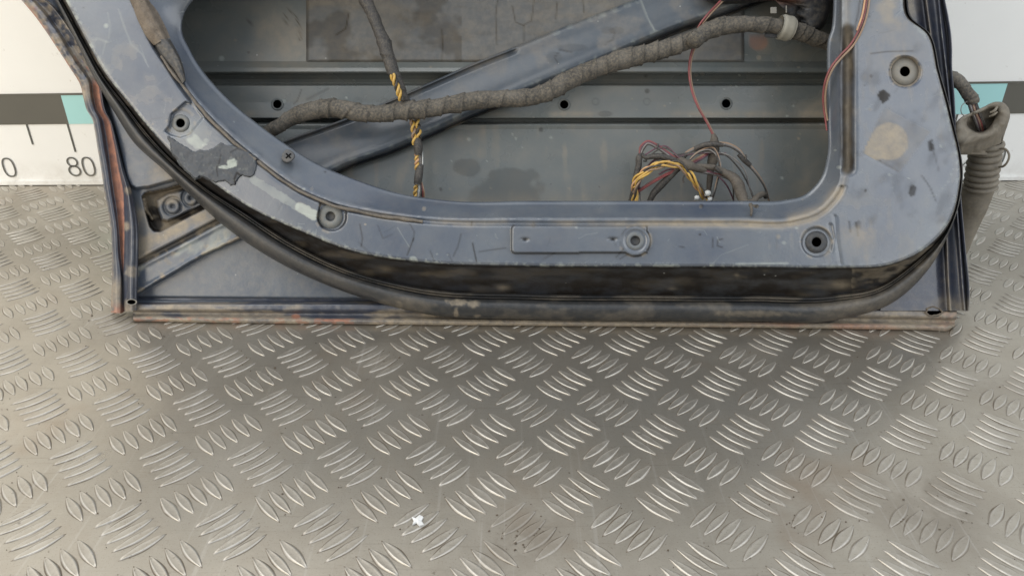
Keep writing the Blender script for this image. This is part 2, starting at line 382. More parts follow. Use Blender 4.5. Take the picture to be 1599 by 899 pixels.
# ------------------------------------------------------------------ measuring board behind
WL = floor_pt(0., 289.); WR = floor_pt(1599., 281.5)
WU = (WR-WL)/np.linalg.norm(WR-WL); WN = np.array([WU[1], -WU[0], 0.])   # towards the camera
def Wp(px, py, w=0.0): return plane_pt(px, py, WL, WN, w)
board = empty('measuring_board', tuple(WL*np.array([0, 1, 0])), 'upright white measuring board with a dark and mint scale behind the car door', 'board')
def slab(name, pts, w0, w1, mat, parent):
    """polygon (world pts on w=0 plane of the board) extruded from w0 to w1"""
    P = np.array(pts); n = len(P)
    V = np.vstack([P+WN*w0, P+WN*w1])
    Fc = [list(range(n, 2*n)), list(range(n-1, -1, -1))]+[[k, (k+1) % n, n+(k+1) % n, n+k] for k in range(n)]
    return mesh_obj(name, V, Fc, mat, parent, smooth=False)
def wl(s, z): return WL + WU*s + np.array([0, 0, z])
def ws(px, py):                               # board coordinates of a pixel
    q = Wp(float(px), float(py)); return float((q-WL) @ WU), float(q[2])
slab('panel', [wl(-1.6, 0.001), wl(3.2, 0.001), wl(3.2, 1.1), wl(-1.6, 1.1)], -.018, 0, M_BOARD, board)
sL, zt0 = ws(50, 148.5); _, zb0 = ws(50, 194); sR, zt1 = ws(1560, 129.5); _, zb1 = ws(1560, 177.5)
def zt(s): return zt0+(zt1-zt0)*(s-sL)/(sR-sL)
def zb(s): return zb0+(zb1-zb0)*(s-sL)/(sR-sL)
s80 = ws(102, 171)[0]; s200 = ws(1565, 155)[0]; U10 = (s200-s80)/12
def band(name, a, b, mat, w=.0012):
    slab(name, [wl(a, zb(a)), wl(b, zb(b)), wl(b, zt(b)), wl(a, zt(a))], .0002, w, mat, board)
band('dark_band', s80-8*U10, s80, M_BAND); band('mint_band', s80, s80+4*U10, M_MINT)
band('dark_band', s80+4*U10, s80+8*U10, M_BAND); band('mint_band', s80+8*U10, s200, M_MINT); band('dark_band', s200, s200+9*U10, M_BAND)
a, b = s80-8*U10, s200+9*U10
slab('edge_line', [wl(a, zt(a)-.0005), wl(b, zt(b)-.0005), wl(b, zt(b)+.0018), wl(a, zt(a)+.0018)], .0003, .0018, M_BAND, board)
a, b = -1.6, 3.2
slab('bottom_edge', [wl(a, .001), wl(b, .001), wl(b, .006), wl(a, .006)], .0002, .003, M_BOARD, board)
def stroke(pts, th):
    """flat stroke along 2-D board points -> verts/faces"""
    P = np.array(pts, float); T = np.gradient(P, axis=0); T /= np.linalg.norm(T, axis=1)[:, None]+1e-12
    Nn = np.stack([-T[:, 1], T[:, 0]], 1)*th/2
    return P+Nn, P-Nn
def ell(cx, cz, rx, rz, n=36, a0=0, a1=2*math.pi):
    t = np.linspace(a0, a1, n); return np.stack([cx+rx*np.sin(t), cz+rz*np.cos(t)], 1)
def sell(cx, cz, rx, rz, n=40, p=2.5):
    t = np.linspace(0, 2*math.pi, n); s, c = np.sin(t), np.cos(t)
    return np.stack([cx+rx*np.sign(s)*abs(s)**(2/p), cz+rz*np.sign(c)*abs(c)**(2/p)], 1)
def glyph(ch, cx, cz, h):
    w = h*.29
    if ch == '0': return [sell(cx, cz, w, h/2)]
    if ch == '8': return [ell(cx, cz+h*.26, w*.88, h*.24), ell(cx, cz-h*.23, w, h*.27)]
    if ch == '1': return [np.array([[cx-w*.6, cz+h*.3], [cx+w*.1, cz+h*.5], [cx+w*.1, cz-h*.5]])]
    if ch == '7': return [np.array([[cx-w, cz+h/2], [cx+w, cz+h/2], [cx-w*.3, cz-h/2]])]
    if ch == '9': return [ell(cx, cz+h*.2, w, h*.3), np.array([[cx+w, cz+h*.2], [cx+w*.6, cz-h*.2], [cx-w*.2, cz-h*.5]])]
    if ch == '6': return [ell(cx, cz-h*.2, w, h*.3), np.array([[cx-w, cz-h*.2], [cx-w*.6, cz+h*.2], [cx+w*.2, cz+h*.5]])]
    if ch == '2': return [np.vstack([ell(cx, cz+h*.22, w, h*.27, 14, -1.4, 2.1), [[cx-w, cz-h/2]], [[cx+w, cz-h/2]]])]
    return [ell(cx, cz, w, h/2)]
def write(txt, s, z, h, th=.0020):
    V = []; Fl = []; adv = h*.79; x = s-adv*(len(txt)-1)/2
    for ch in txt:
        for g in glyph(ch, x, z, h):
            A, B = stroke(g, th); o = len(V); n = len(A)
            for q in A: V.append(wl(q[0], q[1])+WN*.0012)
            for q in B: V.append(wl(q[0], q[1])+WN*.0012)
            Fl += [[o+k, o+k+1, o+n+k+1, o+n+k] for k in range(n-1)]
        x += adv
    mesh_obj('number', np.array(V), Fl, M_INK, board, smooth=False)
s_80, z_80 = ws(127, 260); _, zA = ws(127, 246); _, zB = ws(127, 274); hN = abs(zA-zB)
s_200, z_200 = ws(1553, 245)
for k in range(-3, 16):
    v = 80+10*k; s = s_80+U10*k*(1.045 if k < 0 else 1); z = z_80+(z_200-z_80)*(s-s_80)/(s_200-s_80)
    if v in (70, 80, 90, 190, 200, 210, 60): write(str(v), s, z, hN)
st0, zt_ = ws(113, 200); _, z_lo = ws(119, 237); _, z_lo5 = ws(56, 225)
s_5 = ws(50, 210)[0]; s_t = ws(112, 216)[0]
for k in range(-3, 16):
    for half in (0, 1):
        s = s_t+U10*(k-.5*half)*(1.045 if k-.5*half < 0 else 1); l = (zb(s_t)-z_lo) if not half else (zb(s_t)-z_lo5)
        slab('tick', [wl(s-.0009, zb(s)-l), wl(s+.0009, zb(s)-l), wl(s+.0009, zb(s)+.0002), wl(s-.0009, zb(s)+.0002)], .0002, .0011, M_INK, board)

# ------------------------------------------------------------------ the car door
door = empty('car_door', tuple((A0+B0)/2), 'dark blue stripped car door standing on the tread plate', 'car door')
# stations round the opening: opening edge, crease, outer face edge, weatherstrip rib, weatherstrip outer edge
ST_ = [((760,-150),(75,-330),(-50,-330),(-56,-330),(-66,-330)), ((520,-95),(150,-150),(28,-150),(22,-148),(12,-145)),
 ((345,-38),(196,-30),(86,-30),(80,-28),(72,-24)), ((295,10),(218,20),(112,18),(106,20),(98,24)), ((284.5,45),(238,65),(137,66),(132,68),(122,72)),
 ((298,80),(260,100),(165,115),(160,118),(148,124)), ((320,115),(290,145),(203,163),(198,167),(180,178)), ((360,158),(322,182),(240,208),(234,213),(210,224)),
 ((411,200),(365,222),(283,252),(277,258),(254,264)), ((455,231),(412,260),(330,284),(320,293),(294,302)), ((498,257),(462,295),(392,325),(386,335),(350,353)),
 ((557,281),(520,321),(468,360),(455,380),(425,404)), ((620,301),(585,335),(548,391),(537,420),(515,447)), ((700,313),(670,346),(649,408),(647,449),(643,486)),
 ((830,313.5),(830,349),(830,415),(830,460),(830,499)), ((1000,313.5),(1000,349),(1000,416),(1000,462),(1000,501)), ((1150,313.5),(1150,349),(1170,416.5),(1170,463),(1170,502)),
 ((1225,312),(1240,348),(1300,417.5),(1305,462),(1305,499.5)), ((1262,300),(1290,328),(1389,413),(1383,444),(1398,470)), ((1283,275),(1315,295),(1440,391),(1441,400),(1448,423)),
 ((1292,239),(1323,250),(1478,353),(1480,357),(1483,362)), ((1292,194),(1323,194),(1498,285),(1500,286),(1503,288)), ((1291,120),(1323,120),(1480,176),(1483,177),(1486,178)),
 ((1292,66),(1323,66),(1462,110),(1465,111),(1468,111)), ((1299,40),(1323,40),(1447,54),(1450,54),(1453,54)), ((1301,10),(1323,14),(1416,28),(1420,28),(1424,28)),
 ((1301,-30),(1323,-30),(1409,-5),(1413,-5),(1417,-5)), ((1300,-150),(1323,-150),(1405,-150),(1409,-150),(1413,-150)), ((1300,-330),(1323,-330),(1400,-330),(1404,-330),(1408,-330))]
K = np.array(ST_, float)                        # stations x rails x 2
mid = K[:, 2]*.6+K[:, 0]*.4
tk = np.concatenate([[0], np.cumsum(np.linalg.norm(np.diff(mid, axis=0), axis=1))])
def along(n_vis, a=0, b=None):
    return np.linspace(tk[0], tk[-1], n_vis)
NT = 1700
t = along(NT)
rail = [hermite(tk, K[:, r], t) for r in range(5)]
Cline = [tuple(p) for p in rail[1][::14]]; Oline = [tuple(p) for p in rail[0][::14]]; Fline = [tuple(p) for p in rail[2][::14]]
def across(rows):
    """rows: list of (pxy array NTx2, w scalar/array, n samples to next)"""
    X = []; Wv = []; Sv = []
    for k in range(len(rows)-1):
        (p0, w0, n), (p1, w1, _) = rows[k], rows[k+1]
        for q in range(n):
            f = q/n; X.append(p0*(1-f)+p1*f); Wv.append(np.broadcast_to(w0, NT)*(1-f)+np.broadcast_to(w1, NT)*f); Sv.append(np.full(NT, k+f))
    X.append(rows[-1][0]); Wv.append(np.broadcast_to(rows[-1][1], NT)*1.0); Sv.append(np.full(NT, len(rows)-1.0))
    return np.stack(X, 1), np.stack(Wv, 1), np.stack(Sv, 1)
O_, C_, F_, S_, T_ = rail
def lerp(a, b, f): return a*(1-f)+b*f
inw = lambda p, q, d: p + (q-p)/np.maximum(np.linalg.norm(q-p, axis=1)[:, None], 1e-6)*d     # d px from p towards q
rows = [(inw(O_, C_, 7), .004, 4), (inw(O_, C_, 1.5), .012, 3), (O_, .0210, 2), (inw(O_, C_, 1.6), .0245, 3), (inw(O_, C_, 6), .0262, 12),
        (inw(C_, O_, 9), .0425, 6), (C_, .0455, 52), (inw(F_, C_, 4), .0451, 4), (inw(F_, C_, 1.2), .0444, 2), (F_, .0420, 3),
        (lerp(F_, S_, .06), .0370, 6), (lerp(F_, S_, .40), .0235, 8), (lerp(F_, S_, .96), .0095, 3), (lerp(F_, T_, .5), .006, 1)]
rows[-1] = (lerp(S_, T_, .12), .006, 1)
PX, WV, SV = across(rows)
x, y = PX[..., 0], PX[..., 1]
TT = np.repeat(t[:, None], x.shape[1], 1)
def disc(cx, cy, r): return np.hypot(x-cx, y-cy)-r
def dip(sd, depth, soft=2.2): return -depth*sstep(soft, -soft, sd)     # sd<0 inside
face = (SV > 5.5) & (SV < 9.2)
Hh = np.zeros(x.shape)
Hh += .0009*(fbm(x, y, 110, 1, 3)-.5)*np.where(SV > 3, 1, .6)
dC = dseg(x, y, Cline)
Hh -= .0034*np.exp(-(dC/3.2)**2)*np.where(x < 300, 1.6, 1)*np.where((x > 1300) & (y < 290), .1, 1)
Hh += .0008*np.exp(-((dC-8)/4)**2)*(SV < 6)*fbm(x, y, 9, 5)
# recess band on the right
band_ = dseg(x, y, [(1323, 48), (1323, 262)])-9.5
Hh += dip(band_+2, .0070, 8)*sstep(30, 75, y)
# pressed bosses
Hh += np.where(face, dip(disc(1413, 112, 23.5), .0050, 2.0), 0)
d1 = disc(1275, 378, 23); Hh += np.where(face, dip(d1, .0028, 2.0), 0)
rect = np.maximum(np.abs(x-905)-106, np.abs(y-373.5)-21.5); rr = np.hypot(np.maximum(np.abs(x-905)-100, 0), np.maximum(np.abs(y-373.5)-15.5, 0))-6
tab = np.minimum(np.where(x < 905, rr, rect+1), disc(992, 376, 23.5))
Hh += np.where(face, -dip(tab, .0046, 1.5), 0)
Hh += np.where(face, dip(disc(992, 376, 17.5), .0008, 1.0), 0)
ud = np.where(y < 338, np.maximum(np.abs(x-518-(338-y)*.18)-22, 0*x-99), disc(518, 338, 22.5))
Hh += np.where(face, dip(np.maximum(ud, 300-y+12), .0042, 1.8)*sstep(306, 318, y), 0)
POLB = [(290,159),(268,178),(264.5,196),(258,205),(266,211),(282,215),(296,210),(307,196),(317,184),(300,162)]
Hh += np.where(face, dip(-sdp(x, y, POLB), .0035, 1.6), 0)
Hh += np.where(face, -.0010*np.exp(-(dseg(x, y, [(1304, 338), (1307, 375), (1313, 412)])/2.0)**2), 0)
Hh += np.where(face, -.0018*np.exp(-(dseg(x, y, [(1297, 352), (1301, 372), (1296, 392)])/2.5)**2), 0)
DIAM = [(1380,168),(1453,206),(1404,270),(1347,239)]
sdd = sdp(x, y, DIAM); Hh += np.where(face, -.00015*np.exp(-(sdd/2.5)**2), 0)
for (cx, cy, r) in ((820, 374, 5), (957, 373.5, 6)):
    Hh += np.where(face, -.0020*np.exp(-((x-cx)/r)**2-((y-cy)/2.4)**2), 0)
# damage on the lower wall
side = (SV > 9.5)
Hh += np.where(side, .0007*(fbm(x*.45, y*2.2, 14, 9)-.5), 0)
WT = WV+Hh
P3 = D(x, y, WT)
# stains, scratches and painted shade
st = np.zeros(x.shape+(4,))
nz = fbm(x, y, 26, 21); nf = fbm(x, y, 7, 31, 3)
crst = np.exp(-((dC)/5.5)**2)*np.where(SV < 6.2, 1, .35)*np.where((x > 1300) & (y < 292), 0, 1)
st[..., 0] = crst*sstep(.25, .7, nz)*.6
st[..., 0] += np.exp(-(dC/6)**2)*np.exp(-(((x-1180)/150)**2))*(SV < 6.3)*1.0
st[..., 0] += .75*np.exp(-(dseg(x, y, [(1235, 344), (1285, 325), (1308, 298)])/8)**2)
st[..., 0] += .75*np.exp(-((x-1390)/30)**2-((y-10)/42)**2)*sstep(.3, .7, fbm(x, y, 22, 77))
st[..., 0] += .30*np.exp(-((x-1400)/75)**2-((y-85)/40)**2)*nz
st[..., 0] += np.where(disc(1413, 112, 24) < 0, .85, 0)*face
st[..., 0] += .80*sstep(2, -2, np.minimum(disc(1389, 221, 29), disc(1367, 232, 18)))*(sdd > 0)
st[..., 3] += .30*sstep(-1, 1, sdd)*face*fbm(x, y, 16, 41)
st[..., 0] += .30*sstep(-1, 1, sdd)*face*fbm(x, y, 12, 44)
st[..., 0] += .5*np.exp(-((x-1345)/40)**2-((y-355)/40)**2)*sstep(.45, .75, nz)
st[..., 0] += np.where(face & (x < 330) & (y < 300), .30*sstep(.5, .8, nz), 0)
# scuffs at the outer face edge
edge = np.exp(-(dseg(x, y, Fline)/5.0)**2)*(SV < 9.3)
st[..., 2] += edge*sstep(.52, .70, nf)*np.where(x < 760, .55, .3)
st[..., 3] += np.exp(-(dseg(x, y, Fline)/1.8)**2)*(SV > 8.5)*.3
def line(pts, wd, ch, a): st[..., ch] += a*np.exp(-(dseg(x, y, pts)/wd)**2)*face
for pts, a in (([(738,338),(736,352)], .7), ([(738,380),(744,408)], .8), ([(646,372),(636,398)], .6), ([(640,350),(647,362),(645,376)], .4), ([(720,365),(715,385),(708,400)], .45),
               ([(748,393),(790,387)], .45), ([(562,350),(566,372),(564,385)], .5), ([(672,392),(678,408)], .4), ([(590,352),(598,372),(612,366)], .35), ([(700,396),(706,408)], .3),
               ([(1326,346),(1328,362)], .7), ([(1337,348),(1340,368)], .5), ([(1360,84),(1384,81),(1425,80)], .55), ([(1113,372),(1113,386)], .6), ([(1128,373),(1121,375),(1120,384),(1128,386)], .6),
               ([(1061,385),(1068,386)], .5), ([(1440,275),(1452,292),(1462,315)], .5), ([(1452,222),(1462,250),(1466,268)], .35), ([(560,378),(580,398)], .3),
               ([(848,405),(866,395)], .35), ([(962,402),(974,388)], .45), ([(968,404),(982,396)], .45)):
    line(pts, 1.3, 3, a)
for pts, a in (([(185,15),(195,45),(205,70),(222,85),(232,105)], .22), ([(150,60),(168,66)], .15), ([(168,20),(172,40),(170,60)], .15), ([(165,65),(160,85)], .15), ([(600,402),(640,410)], .5), ([(610,403),(632,406)], .5), ([(1150,412),(1230,411)], .5)):
    line(pts, 1.4, 2, a)
dark = [(1379,150,9,11,.9), (1453,228,6,9,.7), (1425,299,6,9,.75), (1340,350,6,6,.4), (1250,100,0.1,0.1,0)]
for cx, cy, rx, ry, a in dark:
    q = np.hypot((x-cx)/rx, (y-cy)/ry)+(nf-.5)*.9; st[..., 3] += a*sstep(1.1, .8, q)*face
for cx, cy in ((820, 374), (957, 373.5)): st[..., 3] += .9*np.exp(-((x-cx)/5)**2-((y-cy)/2)**2)*face
st[..., 3] += .75*face*np.exp(-((tab-.6)/1.3)**2)*np.where((x < 803) | (y > 388) | (x > 1004), 1, .15)  # shade of the raised tab's edges painted as a dark outline
st[..., 3] += .6*face*np.exp(-((ud+.5)/1.6)**2)*(y > 312)*np.where((x < 505) | (x > 530), 1, .25)
RES = [[(289,217),(305,211),(322,226),(306,233)]]
for R_ in RES: st[..., 2] += .62*sstep(-2, 2, sdp(x, y, R_)+(nf-.5)*7)*face*(.6+.7*nz)
st[..., 2] += .34*sstep(7.5, 5.0, dseg(x, y, [(396, 281), (462, 322)])+(nf-.5)*5)*face*(.5+.9*nz)
st[..., 2] += .68*sstep(8.5, 6.5, dseg(x, y, [(468, 323), (490, 336)])+(nf-.5)*5)*face*(np.hypot(x-518, y-338) > 24)
st[..., 0] += .25*sstep(8.5, 7.0, dseg(x, y, [(468, 323), (490, 336)]))*face
st[..., 2] += .18*face*np.exp(-((x-300)/25)**2-((y-205)/20)**2)
rs2 = np.random.default_rng(11)
for k in range(110):
    i = rs2.integers(0, NT); j = rs2.integers(24, 84); cx, cy = x[i, j], y[i, j]
    if cx < 40 or cy < 0 or cx > 1500: continue
    a = rs2.uniform(0, math.pi); L = rs2.gamma(2., 5.); b = a+rs2.normal(0, .5)
    pts = [(cx, cy), (cx+L*math.cos(a), cy+L*math.sin(a)), (cx+L*math.cos(a)+L*.7*math.cos(b), cy+L*math.sin(a)+L*.7*math.sin(b))]
    near = (np.abs(x-cx) < 2*L+5) & (np.abs(y-cy) < 2*L+5)
    ch = 2 if rs2.random() < .5 else 3
    v = np.zeros(x.shape); v[near] = np.exp(-(dseg(x[near], y[near], pts)/rs2.uniform(.6, 1.0))**2)
    st[..., ch] += v*rs2.uniform(.06, .28)*face
for k in range(90):
    i = rs2.integers(0, NT); j = rs2.integers(10, 84); cx, cy = x[i, j], y[i, j]; r = rs2.gamma(2., 1.0)+.8
    near = np.hypot(x-cx, y-cy) < 4*r
    st[..., rs2.choice([0, 2, 3])][near] += (.7*rs2.random()*sstep(1.2, .6, np.hypot(x-cx, (y-cy)*rs2.uniform(.8, 1.6))/r))[near]
for cx, cy, r in ((1413, 112, 26), (1275, 378, 25), (992, 376, 25), (518, 338, 25), (282, 192, 22)):
    q = np.hypot(x-cx, y-cy); a_ = np.arctan2(y-cy, x-cx)
    st[..., 0] += .55*face*np.exp(-((q-r)/2.2)**2)*sstep(.42, .66, vnoise(a_*3+9, q*0+cx, 6))
    st[..., 3] += .35*face*np.exp(-((q-r+2)/1.6)**2)*sstep(.3, .7, vnoise(a_*2+4, q*0+cx, 8))
chip = sstep(.66, .70, fbm(x, y, 5, 201, 2))*np.exp(-(dseg(x, y, Fline)/4)**2)*(SV < 9.6)
st[..., 2] += chip*.35
st[..., 3] += .25*sstep(.58, .82, fbm(x*.9+y*.4, y*.6-x*.2, 22, 203))*face*sstep(1250, 1330, x)
st[..., 0] += .20*sstep(.55, .8, fbm(x*1.2, y*.4, 14, 204))*face*(x > 1200)
# mud and painted-in shade on the wall under the face
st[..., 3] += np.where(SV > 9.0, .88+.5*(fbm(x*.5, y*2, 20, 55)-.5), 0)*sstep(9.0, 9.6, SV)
st[..., 0] += np.where(SV > 9.9, .22*sstep(.55, .75, fbm(x*.35, y*1.6, 22, 61))*(1-.5*sstep(700, 800, x)*(x < 1150)), 0)
st[..., 0] += np.where((SV > 9.9) & (x > 1330) & (y > 380), .45*sstep(.35, .65, fbm(x*.6+y*.9, y*2, 12, 62)), 0)
for cx, cy, rx, ry, a in ((785,449,10,4,.6),(1312,446,16,6,.6),(1150,429,4,1.6,.7),(600,420,14,6,.3),(1050,450,7,2,.4)):
    st[..., 0] += a*np.exp(-((x-cx)/rx)**2-((y-cy)/ry)**2)*(SV > 9.5)
st[..., 3] += .95*sstep(6, -5, band_+(fbm(x, y, 14, 19)-.5)*6)*(.75+.5*fbm(x, y, 18, 12))  # dark reflection painted into the recess band as colour
HOLES = [(1413, 112, 8.0), (1275, 378, 7.6), (992, 376, 7.8), (516, 338, 7.6), (282, 192.5, 7.0)]
mask = np.ones(x.shape, bool)
for cx, cy, r in HOLES: mask &= ~((np.hypot(x-cx, y-cy) < r+1.0) & face)
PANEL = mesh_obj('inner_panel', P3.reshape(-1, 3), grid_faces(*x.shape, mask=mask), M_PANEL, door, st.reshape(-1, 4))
def ring_cup(name, cx, cy, w, r0, r1, depth, m_ring, m_in, parent=None, ratio=1.0, dome=0.0):
    """flat annulus r0..r1 standing proud, with a cup of the given depth behind it"""
    n = 36; parent = parent or PANEL; prof = [(r1, -.0014), (r1-.3, .0000), (r0+1.2, .0004+dome), (r0, .0000), (r0-.3, -.0012), (r0-.6, -depth), (0.01, -depth)]
    V = []
    an = np.linspace(0, 2*np.pi, n, endpoint=False)
    for r, dw in prof: V.append(D(cx+r*np.cos(an), cy+r*ratio*np.sin(an), np.full(n, w+dw)))
    V = np.stack(V, 0).reshape(-1, 3); Fc = grid_faces(len(prof), n, close=True)
    o = mesh_obj(name, V, Fc, [m_ring, m_in], parent)
    mi = np.zeros(len(o.data.polygons), np.int32); mi[len(Fc)*4//(len(prof)-1):] = 1
    if len(mi) == len(Fc): o.data.polygons.foreach_set('material_index', mi)
    return o
def facew(cx, cy, k=0.0):
    i = np.argmin((x-cx-14)**2+(y-cy)**2+(~face)*1e6); return float(WT.ravel()[i])
ring_cup('bolt_boss', 1413, 112, .0455-.0046, 8, 21.5, .02, M_WASH, M_HOLE)
ring_cup('bolt_boss', 1275, 378, .0455-.0024, 7.6, 17.5, .02, M_WASH if False else M_PLUG, M_HOLE)
ring_cup('bolt_boss', 992, 376, .0455+.0041, 7.8, 14.5, .003, surf('boss_paint', (.15, .165, .175), rough=.45, stains=False), M_PLUG)
ring_cup('bolt_boss', 516, 338, .0455-.0036, 7.6, 19.0, .003, surf('boss_dusty', (.17, .18, .175), rough=.55, stains=False, dustv=.4), M_PLUG)
ring_cup('bolt_boss', 282, 192.5, .0455-.0030, 7.0, 14.0, .02, surf('boss_grey', (.17, .178, .175), rough=.5, stains=False), M_HOLE)

# ---- weatherstrip
wr = []
prof = [(-.06, .004, 2), (0, .0165, 3), (.06, .0190, 3), (.11, .0125, 3), (.15, .0180, 3), (.19, .0165, 2)]
for f, w, n in prof: wr.append((lerp(S_, T_, f), w, n))
for q in range(13):
    a = math.pi*q/12; f = .19+.81*(1-math.cos(a))/2; wr.append((lerp(S_, T_, f), .0125+.0115*math.sin(a)-.008*(q/12), 2))
wr.append((lerp(S_, T_, .9), -.002, 1))
PXw, Ww, Sw = across(wr); xw, yw = PXw[..., 0], PXw[..., 1]
Ww = Ww + .0005*(fbm(xw, yw, 30, 71)-.5)*(Sw > 4)
s_w = np.zeros(xw.shape+(4,)); nzw = fbm(xw*.6, yw*1.2, 26, 73)
s_w[..., 0] = .50*sstep(.48, .68, nzw)*(Sw > 4)*np.where(xw > 560, 1.0, .25)
s_w[..., 0] *= .4; s_w[..., 0] += .22*sstep(1250, 1360, xw)*(yw > 380)
s_w[..., 0] += .35*(Sw < 5)*sstep(.35, .6, fbm(xw*.3, yw, 20, 74))
for cx, cy, rx, ry, a in ((712,472,16,5,.8),(712,488,4,8,.7),(740,474,10,6,.7),(745,493,6,3,.5),(1180,490,60,5,.35),(623,478,5,10,.25)):
    s_w[..., 0] += a*sstep(1.3, .6, np.hypot((xw-cx)/rx, (yw-cy)/ry)+(fbm(xw, yw, 6, 4)-.5))
mesh_obj('weatherstrip', D(xw, yw, Ww).reshape(-1, 3), grid_faces(*xw.shape), M_RUBBER, door, s_w.reshape(-1, 4))

# ---- generic loft over stations
def loft(name, stations, ws_, ns, n_al, mat, wfn=None, sfn=None, holes=None, parent=door):
    Ks = np.array(stations, float); md = Ks.mean(1)
    tt = np.concatenate([[0], np.cumsum(np.linalg.norm(np.diff(md, axis=0), axis=1)+.01)])
    tv = np.linspace(0, tt[-1], n_al)
    R = [hermite(tt, Ks[:, r], tv) for r in range(Ks.shape[1])]
    Xs = []; Wl = []; Sl = []
    for k in range(len(R)-1):
        for q in range(ns[k]):
            f = q/ns[k]; Xs.append(R[k]*(1-f)+R[k+1]*f); g = f*f*(3-2*f); Wl.append(np.full(n_al, ws_[k]*(1-g)+ws_[k+1]*g)); Sl.append(np.full(n_al, k+f))
    Xs.append(R[-1]); Wl.append(np.full(n_al, ws_[-1])); Sl.append(np.full(n_al, len(R)-1.))
    Xs = np.stack(Xs, 1); Wl = np.stack(Wl, 1); Sl = np.stack(Sl, 1); X, Y = Xs[..., 0], Xs[..., 1]
    if wfn is not None: Wl = Wl + wfn(X, Y, Sl)
    s = np.zeros(X.shape+(4,))
    if sfn is not None: s = sfn(X, Y, Sl, s)
    mk = None
    if holes:
        mk = np.ones(X.shape, bool)
        for cx, cy, rx, ry in holes: mk &= np.hypot((X-cx)/rx, (Y-cy)/ry) > 1
    return mesh_obj(name, D(X, Y, Wl).reshape(-1, 3), grid_faces(*X.shape, mask=mk), mat, parent, s.reshape(-1, 4))
# ---- left edge: hem, rusty channel, box edge
EL = [((-190,-330),(-165,-330),(-160,-330),(-140,-330),(-110,-330)), ((-60,-130),(-38,-130),(-34,-130),(-18,-132),(6,-134)), ((33,0),(50,-2),(53,-2),(60,-3),(68,-4)),
 ((54,25),(70,20),(73,19),(80,16),(88,12)), ((72,50),(88,45),(90,44),(97,40),(105,34)), ((90,77),(103,70),(106,68),(113,65),(122,58)), ((107,103),(118,95),(122,93),(130,88),(140,82)),
 ((126,135),(141,130),(143,129),(153,127),(158,125)), ((130,152),(143,150),(145,150),(156,150),(162,150)), ((136,173),(150,173),(151,173),(161,174),(168,175)), ((144,186),(156,185),(159,185),(170,189),(175,190)),
 ((148,205),(160,205),(164,205),(174,206),(180,206)), ((152,230),(164,230),(168,230),(179,230),(186,230)), ((158,265),(170,265),(172,265),(185,265),(195,265)), ((163,300),(175,300),(177,300),(192,300),(207,300)),
 ((168,325),(179,325),(181,325),(193,325),(213,325)), ((172,350),(183,350),(184,350),(193.5,350),(217,350)), ((175,398),(186,398),(188,398),(193,398),(218,398)), ((175,430),(190,430),(191,430),(192,430),(217,430)),
 ((174,460),(190,460),(191,460),(193,460),(216,460)), ((173,488),(190,489),(192,488),(194,486),(216,484))]
def expand(stn):      # E0.. -> rails with rounding
    out = []
    for e0, e1, e2, e3, e4 in stn:
        e0, e1, e2, e3, e4 = map(np.array, (e0, e1, e2, e3, e4))
        out.append((e0+(e1-e0)*.12, e0, e0+(e1-e0)*.18, (e0+e1)/2, e1-(e1-e0)*.12, e1, e2, e2+(e3-e2)*.5, e3, e3+(e4-e3)*.15, e3+(e4-e3)*.5, e3+(e4-e3)*.88, e4))
    return out
def sf_left(X, Y, S, s):
    n1 = fbm(X, Y, 18, 81); n2 = fbm(X, Y, 7, 82)
    rust = ((S > 6.1) & (S < 8.3))*sstep(118, 135, Y)*sstep(432, 405, Y)
    s[..., 1] = rust*(.85+.3*(n1-.5))
    top = sstep(150, 120, Y)
    s[..., 1] += top*(S < 1.7)*.7*sstep(.3, .6, n2)+top*.35*sstep(.5, .7, n1)*(S < 6)
    s[..., 0] = top*.75*sstep(.35, .6, n2)+(.8*np.exp(-((Y-147)/12)**2))*(S < 8)
    s[..., 0] += sstep(425, 450, Y)*(S < 5.8)*.75*sstep(.2, .5, n1)
    s[..., 1] += sstep(468, 486, Y)*(S < 8)*.7*sstep(.3, .5, n2) + (S < 1.3)*.35*sstep(.4, .6, n2)
    for cx, cy, r in ((200,298,6),(197,353,7),(205,424,10),(203,480,12)):
        s[..., 0] += .75*sstep(1.3, .6, np.hypot(X-cx, Y-cy)/r+(n2-.5))*(S > 7.8)
    s[..., 0] += .5*np.exp(-((S-1.6)/.5)**2)*sstep(.4, .6, n2)
    s[..., 0] += .6*np.exp(-((S-5)/.35)**2)*sstep(120, 60, Y)
    return s
def wf_left(X, Y, S):
    n = .0016*(fbm(X, Y, 22, 83)-.5) + .0025*(fbm(X, Y, 12, 84)-.5)*sstep(190, 110, Y)
    return n + .003*sstep(165, 190, Y)*0
RF = loft('rear_flange', expand(EL), [-.010, -.006, .001, .003, .002, -.001, -.004, -.0035, -.001, .002, .0085, .0045, -.014], [2,2,3,3,2,2,3,4,3,5,5,4], 460, M_NAVY, wf_left, sf_left, holes=[(205.5,471,7.5,4.2)])
ring_cup('drain_hole', 205.5, 471.5, .0085, 6.6, 9.0, .012, M_WASH, M_HOLE, RF, ratio=.55)

